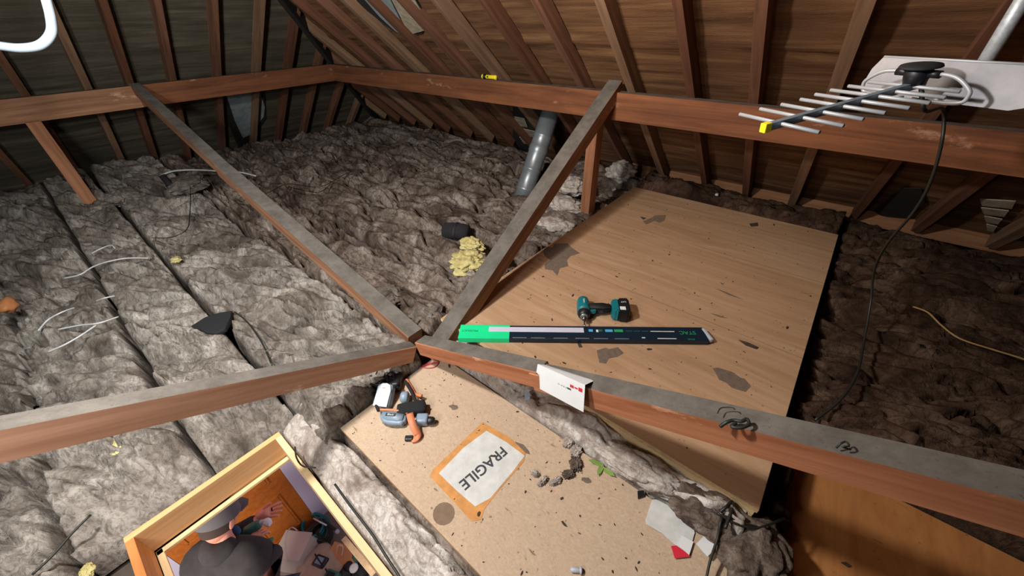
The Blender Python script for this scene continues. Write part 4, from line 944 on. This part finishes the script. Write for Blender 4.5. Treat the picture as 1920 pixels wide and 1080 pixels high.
# ------------------------------------------------------------------ landing below the hatch
RZ = -2.33
tag(box('floor_landing', (-1.3, -.6, RZ-.02), (3.4, 3.2, .04), M_carpet, bev=0), kind='structure')
DX = -2.5
bm = bmesh.new()
add_box(bm, (DX-.05, .942, (RZ-.05)/2), (.1, 1.876, -RZ)); add_box(bm, (DX-.05, -1.6, (RZ-.05)/2), (.1, 1.676, -RZ)); add_box(bm, (DX-.05, -.38, -.19), (.1, .85, .3))
tag(bm_obj('wall_far_landing', bm, M_wallw), kind='structure')
tag(box('wall_side_landing', (-1.3, .62, (RZ-.05)/2), (2.5, .1, -RZ), M_wallw, bev=0), kind='structure')
tag(box('wall_near_landing', (-1.3, -1.9, (RZ-.05)/2), (2.5, .1, -RZ), M_wallw, bev=0), kind='structure')
tag(box('wall_end_landing', (.2, -.6, (RZ-.05)/2), (.1, 2.6, -RZ), M_wallw, bev=0), kind='structure')
bm = bmesh.new()
for x0, x1, y0, y1 in ((-2.6, HX0-T, -2, .7), (HX1+T, .25, -2, .7), (HX0-T, HX1+T, -2, HY0-T), (HX0-T, HX1+T, HY1+T, .7)):
    add_box(bm, ((x0+x1)/2, (y0+y1)/2, -.047), (x1-x0, y1-y0, .012))
tag(bm_obj('ceiling_landing', bm, M_wallw), kind='structure')
# panelled door in the far wall of the landing
DY0, DY1 = -.76, .003; DT = RZ+1.98
DO = empty('door_1', (DX+.0, (DY0+DY1)/2, RZ)); DO['kind'] = 'structure'
bm = bmesh.new(); add_box(bm, (-.02, 0, .99), (.04, .762, 1.98), bev=.002); bm_obj('door_leaf', bm, M_door, DO)
def panel(y0, y1, z0, z1):
    bm = bmesh.new()
    add_box(bm, (.001, (y0+y1)/2, (z0+z1)/2), (.010, y1-y0-.03, z1-z0-.03), bev=.004)
    for c, s in (((.004, y0+.006, (z0+z1)/2), (.014, .014, z1-z0)), ((.004, y1-.006, (z0+z1)/2), (.014, .014, z1-z0)), ((.004, (y0+y1)/2, z0+.006), (.014, y1-y0, .014)), ((.004, (y0+y1)/2, z1-.006), (.014, y1-y0, .014))): add_box(bm, c, s, bev=.003)
    bm_obj('door_panel', bm, M_door, DO)
for y0, y1 in ((-.28, -.035), (.035, .28)):
    panel(y0, y1, .16, .68); panel(y0, y1, .86, 1.50); panel(y0, y1, 1.58, 1.84)

# ------------------------------------------------------------------ clutter on the landing floor
def fl(px_, py_, z=RZ): return Zp(px_, py_, z)
gx = 'things piled on the landing floor'
b0 = fl(560, 1035, RZ+.12)
PB = empty('plastic_bag', (b0.x, b0.y, RZ), 'cloudy plastic storage bag with wire handle on the landing floor by the door', 'bag')
bm = bmesh.new(); add_box(bm, (0, 0, .13), (.30, .26, .26), taper=.75, bev=.03); bm_obj('bag_body', bm, M_clearbag, PB, None, True, Matrix.Rotation(.6, 4, 'Z'))
bm = bmesh.new(); add_box(bm, (0, 0, .265), (.24, .21, .012), bev=.004); bm_obj('bag_rim', bm, M_clearbag, PB, None, True, Matrix.Rotation(.6, 4, 'Z'))
tube('wire_handle', [(-.08, .08, .26), (-.08, .06, .36), (0, 0, .42), (.08, -.05, .38), (.09, -.08, .26)], .004, M_paperd, PB, 6)
b1 = fl(600, 1066, RZ+.15); BG = empty('canvas_sack', (b1.x, b1.y, RZ), 'pale canvas sack slumped below the cloudy bag on the landing', 'bag')
clump('sack_body', (0, 0, .10), (.22, .18, .12), plain('pale_canvas', 'b09a84', .95, 0, .1, 20, .3), 51, sub=4, amp=.15, fr=1, parent=BG)
for k, (x, y, lab) in enumerate(((598, 1050, 'black toolbox-like charger in the middle of the landing clutter'), (618, 1078, 'second dark charger at the very bottom of the hatch opening'))):
    p = fl(x, y, RZ+.25); o = empty('charger', (p.x, p.y, RZ+.10), lab, 'charger', gx)
    bm = bmesh.new(); add_box(bm, (0, 0, .07), (.13, .10, .12), bev=.015, taper=.85); bm_obj('case', bm, M_black if k == 0 else M_tool_g, o, None, True, Matrix.Rotation(.4, 4, 'Z'))
    bm = bmesh.new(); add_box(bm, (0, 0, .138), (.06, .05, .01), bev=.003); bm_obj('dial', bm, M_greyblue if k == 0 else M_rubber, o, None, False, Matrix.Rotation(.4, 4, 'Z'))
    tube('carry_handle', [(-.05, 0, .13), (-.05, 0, .17), (.05, 0, .17), (.05, 0, .13)], .006, M_rubber, o, 8, 4)
p = fl(636, 1045, RZ+.18); CB = empty('cardboard_sheet', (p.x, p.y, RZ+.16), 'orange-brown cardboard sheet leaning in the landing clutter', 'cardboard')
bm = bmesh.new(); prism_bm(bm, [(-.15, -.10), (.10, -.13), (.16, .06), (-.08, .12)], 0, .006); bm_obj('sheet', bm, M_card, CB, None, False, Matrix.Rotation(.7, 4, 'Z') @ Matrix.Rotation(.2, 4, 'X'))
tube('wire_tie', [(-.05, 0, .01), (-.06, .04, .07), (-.03, .06, .05), (0, .02, .01)], .004, M_paperd, CB, 6)
for k, (x, y, r, m, lab) in enumerate(((588, 985, .13, M_teal, 'coil of dark teal hose at the foot of the door wall'), (600, 998, .10, M_coax, 'coil of black cable lying against the teal hose'))):
    p = fl(x, y, RZ+.12); o = empty('hose_coil', (p.x, p.y, RZ+.02), lab, 'coil', 'coils on the landing floor')
    for j in range(4):
        pts = [(r*(1-.05*j)*math.cos(a*.6), r*(.8-.05*j)*math.sin(a*.6), .03+.028*j+.01*math.sin(a)) for a in range(11)]
        tube('coil_turn', pts, .012, m, o, 8, 5)
p = fl(612, 982, RZ+.2); o = empty('clamp_tool', (p.x, p.y, RZ+.13), 'silver-headed tool resting on the coils', 'tool')
tube('shaft', [(-.08, 0, .04), (0, .01, .05), (.10, .03, .03)], .010, M_black, o, 8); clump('tool_head', (.11, .03, .03), (.025, .02, .018), M_whitep, 61, sub=2, amp=.1, parent=o)
p0, p1 = fl(645, 1010, -1.9), fl(700, 1075, -1.5)
tag(tube('cane', [fl(588, 972, -2.0), fl(612, 985, -1.95)], .006, M_paperd, None, 8, sm=False), 'thin pale cane leaning over the coils', 'stick')
ld = empty('timber_batten', p0, 'pale timber batten standing on the landing just inside the right hatch edge', 'batten')
bm = bmesh.new(); Mx = frame((0, 0, 0), p1-p0); add_box(bm, ((p1-p0).length/2, 0, 0), ((p1-p0).length, .04, .02), Mx, .002); bm_obj('stick', bm, M_pinelt, ld)
lathe('end_knob', [(.010, 0), (.02, .004), (.02, .014), (.01, .018)], M_paper, ld, 12)
for k, (x, y) in enumerate(((655, 1062), (668, 1040), (645, 1076), (676, 1068))):
    p = fl(x, y, RZ+.16); clump('tool_part', (p.x, p.y, RZ+.12), (.07, .055, .06), (M_rubber, M_tool_g, M_black, M_rubber)[k], 70+k, ('dark rubber piece behind the cardboard', 'dark green piece at the right of the clutter', 'black piece below the cardboard', 'rightmost dark piece of the clutter under the hatch edge')[k], 'tool', 'dark pieces in the landing clutter', sub=3, amp=.2, fr=1)
p = fl(664, 1066, RZ+.25); o = lathe('round_cap', [(.03, 0), (.034, .004), (.034, .016), (.02, .02)], M_paperd, None, 20, Matrix.Translation(p) @ Matrix.Rotation(-math.pi/2, 4, 'Y')); tag(o, 'round white cap among the dark pieces on the landing', 'cap')

# ------------------------------------------------------------------ the person under the hatch
def skin_body(name, joints, bones, radii, mat, parent, sub=2):
    me = bpy.data.meshes.new(name); me.from_pydata([tuple(j) for j in joints], bones, []); me.update()
    ob = bpy.data.objects.new(name, me); COL.objects.link(ob)
    md = ob.modifiers.new('s', 'SKIN'); md.use_smooth_shade = True
    for i, r in enumerate(radii): me.skin_vertices[0].data[i].radius = r if isinstance(r, tuple) else (r, r)
    me.skin_vertices[0].data[0].use_root = True
    ob.modifiers.new('u', 'SUBSURF').levels = sub; ob.modifiers['u'].render_levels = sub
    dg = bpy.context.evaluated_depsgraph_get(); m2 = bpy.data.meshes.new_from_object(ob.evaluated_get(dg)); m2.name = name
    bpy.data.objects.remove(ob)
    return _fin(name, m2, mat, parent, None, True)
HD = Vector((-1.90, -.35, -.76))                 # head centre
PE = empty('person', (-1.72, -.60, RZ), 'person in grey cap and dark jacket seen through the hatch, holding a green tool', 'person')
O_ = Vector((-1.72, -.60, RZ)); q = lambda x, y, z: Vector((x, y, z))-O_
hF = Vector((-.55, .83, 0)).normalized(); hS = Vector((-.83, -.55, 0)).normalized()    # the way the person faces, and their left
sh = Zp(425, 1052, -1.0); pel = sh+Vector((0, 0, -.46))-hF*.06; neck = sh.lerp(HD, .42)+Vector((0, 0, .02))
hand1 = Zp(497, 964, -1.18); hand2 = Zp(474, 1010, -1.18)     # open hand in front, gripping hand
sA, sB = sh+hS*.17, sh-hS*.17
el1 = sA+hF*.22+Vector((0, 0, -.26))+hS*.04; el2 = Zp(452, 1062, -1.24)
ft = Vector((pel.x, pel.y, RZ))
J = [pel, pel.lerp(sh, .5), sh, neck, neck.lerp(HD, .55), HD,
     sA, el1, hand1.lerp(el1, .18), sB, el2, hand2.lerp(el2, .18),
     pel-hS*.10+Vector((0, 0, -.08)), pel-hS*.12+hF*.03+Vector((0, 0, -.44)), ft-hS*.13+Vector((0, 0, .09)), ft-hS*.13+hF*.13+Vector((0, 0, .04)),
     pel+hS*.10+Vector((0, 0, -.08)), pel+hS*.12+hF*.03+Vector((0, 0, -.44)), ft+hS*.13+Vector((0, 0, .09)), ft+hS*.13+hF*.13+Vector((0, 0, .04))]
Bn = [(0, 1), (1, 2), (2, 3), (3, 4), (4, 5), (2, 6), (6, 7), (7, 8), (2, 9), (9, 10), (10, 11), (0, 12), (12, 13), (13, 14), (14, 15), (0, 16), (16, 17), (17, 18), (18, 19)]
Rd = [.13, .13, .11, .055, .05, .07, .062, .045, .030, .062, .045, .030, .085, .06, .04, .036, .085, .06, .04, .036]
skin_body('body', [j-O_ for j in J], Bn, Rd, M_skin, PE)
# jacket and trousers follow the body
Jj = [pel+Vector((0, 0, -.06)), pel.lerp(sh, .5), sh, neck.lerp(HD, .18), sA, el1, hand1.lerp(el1, .26), sB, el2, hand2.lerp(el2, .26)]
skin_body('jacket', [j-O_ for j in Jj], [(0, 1), (1, 2), (2, 3), (2, 4), (4, 5), (5, 6), (2, 7), (7, 8), (8, 9)], [.185, .195, .165, .105, .098, .072, .050, .098, .068, .048], M_jacket, PE)
skin_body('hood', [j-O_ for j in (neck+hS*.08+hF*.03, neck-hF*.06+hS*.03, neck-hF*.06-hS*.03, neck-hS*.08+hF*.03)], [(0, 1), (1, 2), (2, 3)], [.05, .075, .075, .05], M_jacket, PE)
Jt = J[0:1]+J[12:15]+J[16:19]
skin_body('trousers', [j-O_ for j in Jt], [(0, 1), (1, 2), (2, 3), (0, 4), (4, 5), (5, 6)], [.165, .115, .082, .066, .115, .082, .066], M_jean, PE)
for k in (15, 19):
    bm = bmesh.new(); add_box(bm, (0, 0, 0), (.27, .10, .09), bev=.03); bm_obj('boot', bm, M_rubber, PE, None, True, Matrix.Translation(J[k]-O_+Vector((0, 0, .005))) @ frame((0, 0, 0), hF))
# head: skull, face looking down at the hands
look = ((hand1+hand2)/2-HD).normalized(); look = (look*.6+hF*.8).normalized()
HMx = Matrix.Translation(HD-O_) @ frame((0, 0, 0), look)     # local X is where the face points
bm = bmesh.new(); bmesh.ops.create_uvsphere(bm, u_segments=32, v_segments=24, radius=1)
for v in bm.verts:
    x, y, z = v.co; r = Vector((x*.098, y*.076, z*.115))
    if z < -.2: r.x *= 1-.15*(-z); r.y *= 1-.35*(-z)
    if x > .6 and abs(y) < .25: r.x += .018*math.exp(-((z+.18)/.14)**2)*math.exp(-(y/.14)**2)
    if x > .6: r.x -= .010*(math.exp(-((z-.02)/.12)**2))*(math.exp(-((abs(y)-.36)/.16)**2))
    v.co = r
bm_obj('head', bm, M_skin, PE, None, True, HMx)
for s in (1, -1):
    bm = bmesh.new(); bmesh.ops.create_uvsphere(bm, u_segments=12, v_segments=8, radius=.011); bm_obj('eye', bm, M_paper, PE, None, True, HMx @ Matrix.Translation((.079, s*.029, .004)))
    bm = bmesh.new(); bmesh.ops.create_uvsphere(bm, u_segments=12, v_segments=8, radius=1)
    bm_obj('ear', bm, M_skin, PE, None, True, HMx @ Matrix.Translation((-.005, s*.076, -.005)) @ Matrix.Diagonal((.02, .008, .032, 1)))
bm = bmesh.new(); bmesh.ops.create_uvsphere(bm, u_segments=12, v_segments=8, radius=1); bm_obj('mouth', bm, plain('lips', 'b0655a', .5), PE, None, True, HMx @ Matrix.Translation((.079, 0, -.058)) @ Matrix.Diagonal((.010, .022, .005, 1)))
bm = bmesh.new(); bmesh.ops.create_uvsphere(bm, u_segments=32, v_segments=20, radius=1)
bmesh.ops.delete(bm, geom=[v for v in bm.verts if v.co.z < -.35 or (v.co.z < .22 and v.co.x > .35)], context='VERTS')
bm_obj('hair', bm, M_hair, PE, None, True, HMx @ Matrix.Translation((-.004, 0, .004)) @ Matrix.Diagonal((.102, .080, .119, 1)))
bm = bmesh.new(); bmesh.ops.create_uvsphere(bm, u_segments=36, v_segments=24, radius=1)
bmesh.ops.delete(bm, geom=[v for v in bm.verts if v.co.z < .12], context='VERTS')
cp = bm_obj('cap', bm, M_cap, PE, None, True, HMx @ Matrix.Translation((-.004, 0, .012)) @ Matrix.Diagonal((.118, .098, .128, 1)))
bm = bmesh.new(); prism_bm(bm, [(.06, -.085), (.12, -.078), (.165, -.045), (.178, 0), (.165, .045), (.12, .078), (.06, .085)], .016, .022); bmesh.ops.bevel(bm, geom=bm.edges[:], offset=.002, segments=1, affect='EDGES')
bm_obj('cap_peak', bm, M_cap, PE, None, False, HMx)
skin_body('shirt_collar', [neck.lerp(sh, .2)+hF*.07-O_+hS*.05, neck.lerp(sh, .1)+hF*.09-O_, neck.lerp(sh, .2)+hF*.07-O_-hS*.05], [(0, 1), (1, 2)], [.02, .022, .02], M_blueshirt, PE)
# hands: palm and five separate fingers
def hand(wrist, palm_dir, palm_n, curl, thumb_side, name='hand'):
    d = palm_dir.normalized(); n = (palm_n-d*palm_n.dot(d)).normalized(); s = d.cross(n).normalized()*thumb_side
    w = wrist; js = [w-d*.02, w+d*.03, w+d*.075]; bn = [(0, 1), (1, 2)]; rd = [(.022, .026), (.024, .034), (.018, .036)]
    def add(p, par, r): js.append(p); bn.append((par, len(js)-1)); rd.append((r, r)); return len(js)-1
    for k, (off, ln) in enumerate(((.030, .068), (.010, .078), (-.011, .072), (-.030, .056))):
        base = add(w+d*.088+s*off, 2, .0095); par = base; p = js[base]; a = 0
        for seg in range(3):
            a += curl*(.8+.15*k); dd = (d*math.cos(a)-n*math.sin(a)).normalized()
            p = p+dd*ln*(.45, .31, .24)[seg]+s*off*.12; par = add(p, par, (.0090, .0082, .0068)[seg])
    t0 = add(w+d*.028+s*.034, 1, .0125); t1 = add(w+d*.055+s*.056-n*.01*curl*3, t0, .0105); add(w+d*.084+s*.060-n*.03*curl*2, t1, .0085)
    return skin_body(name, [j-O_ for j in js], bn, rd, M_skin, PE)
hn = Vector((.2, -.1, 1))
d1 = (Zp(517, 955, -1.16)-hand1); hand(hand1-d1.normalized()*.05, d1, hn, .22, -1)
d2 = (Zp(490, 992, -1.17)-hand2); hand(hand2-d2.normalized()*.05, d2, hn, .75, 1)
# cordless tool held between the hands
tl = Zp(473, 990, -1.15); tv = (Zp(500, 975, -1.13)-tl).normalized()
TO = empty('held_tool', tl, 'small green cordless driver held in the person\'s hands', 'power tool')
TM = frame((0, 0, 0), tv)
lathe('tool_body', [(.016, -.05), (.030, -.04), (.033, 0), (.030, .04), (.020, .055)], M_tool_g, TO, 20, TM)
lathe('tool_nose', [(.018, .052), (.019, .06), (.012, .078), (.006, .085)], M_whitep, TO, 16, TM)
bm = bmesh.new(); prism_bm(bm, [(-.03, -.12), (.005, -.12), (.012, -.02), (-.024, -.02)], -.014, .014, TM @ Matrix.Rotation(math.pi/2, 4, 'X')); bmesh.ops.bevel(bm, geom=bm.edges[:], offset=.005, segments=2, affect='EDGES'); bm_obj('tool_grip', bm, M_rubber, TO)
o2 = clump('crumpled_tissue', Zp(502, 979, -1.10), (.035, .025, .02), M_paper, 81, 'bright white crumpled tissue between the two hands', 'tissue', sub=3, amp=.3)
t3 = Zp(490, 1030, -1.25); o = empty('belt_pouch_tool', t3, 'dark green tool hanging beyond the gripping hand', 'tool'); lathe('tool_barrel', [(.012, -.08), (.018, -.07), (.018, .06), (.008, .08)], M_tool_g, o, 14, frame((0, 0, 0), Zp(505, 1015, -1.25)-t3)); lathe('pale_rod', [(.007, -.08), (.007, .07)], M_paperd, o, 10, Matrix.Translation((.03, -.03, 0)) @ frame((0, 0, 0), Zp(505, 1015, -1.25)-t3))
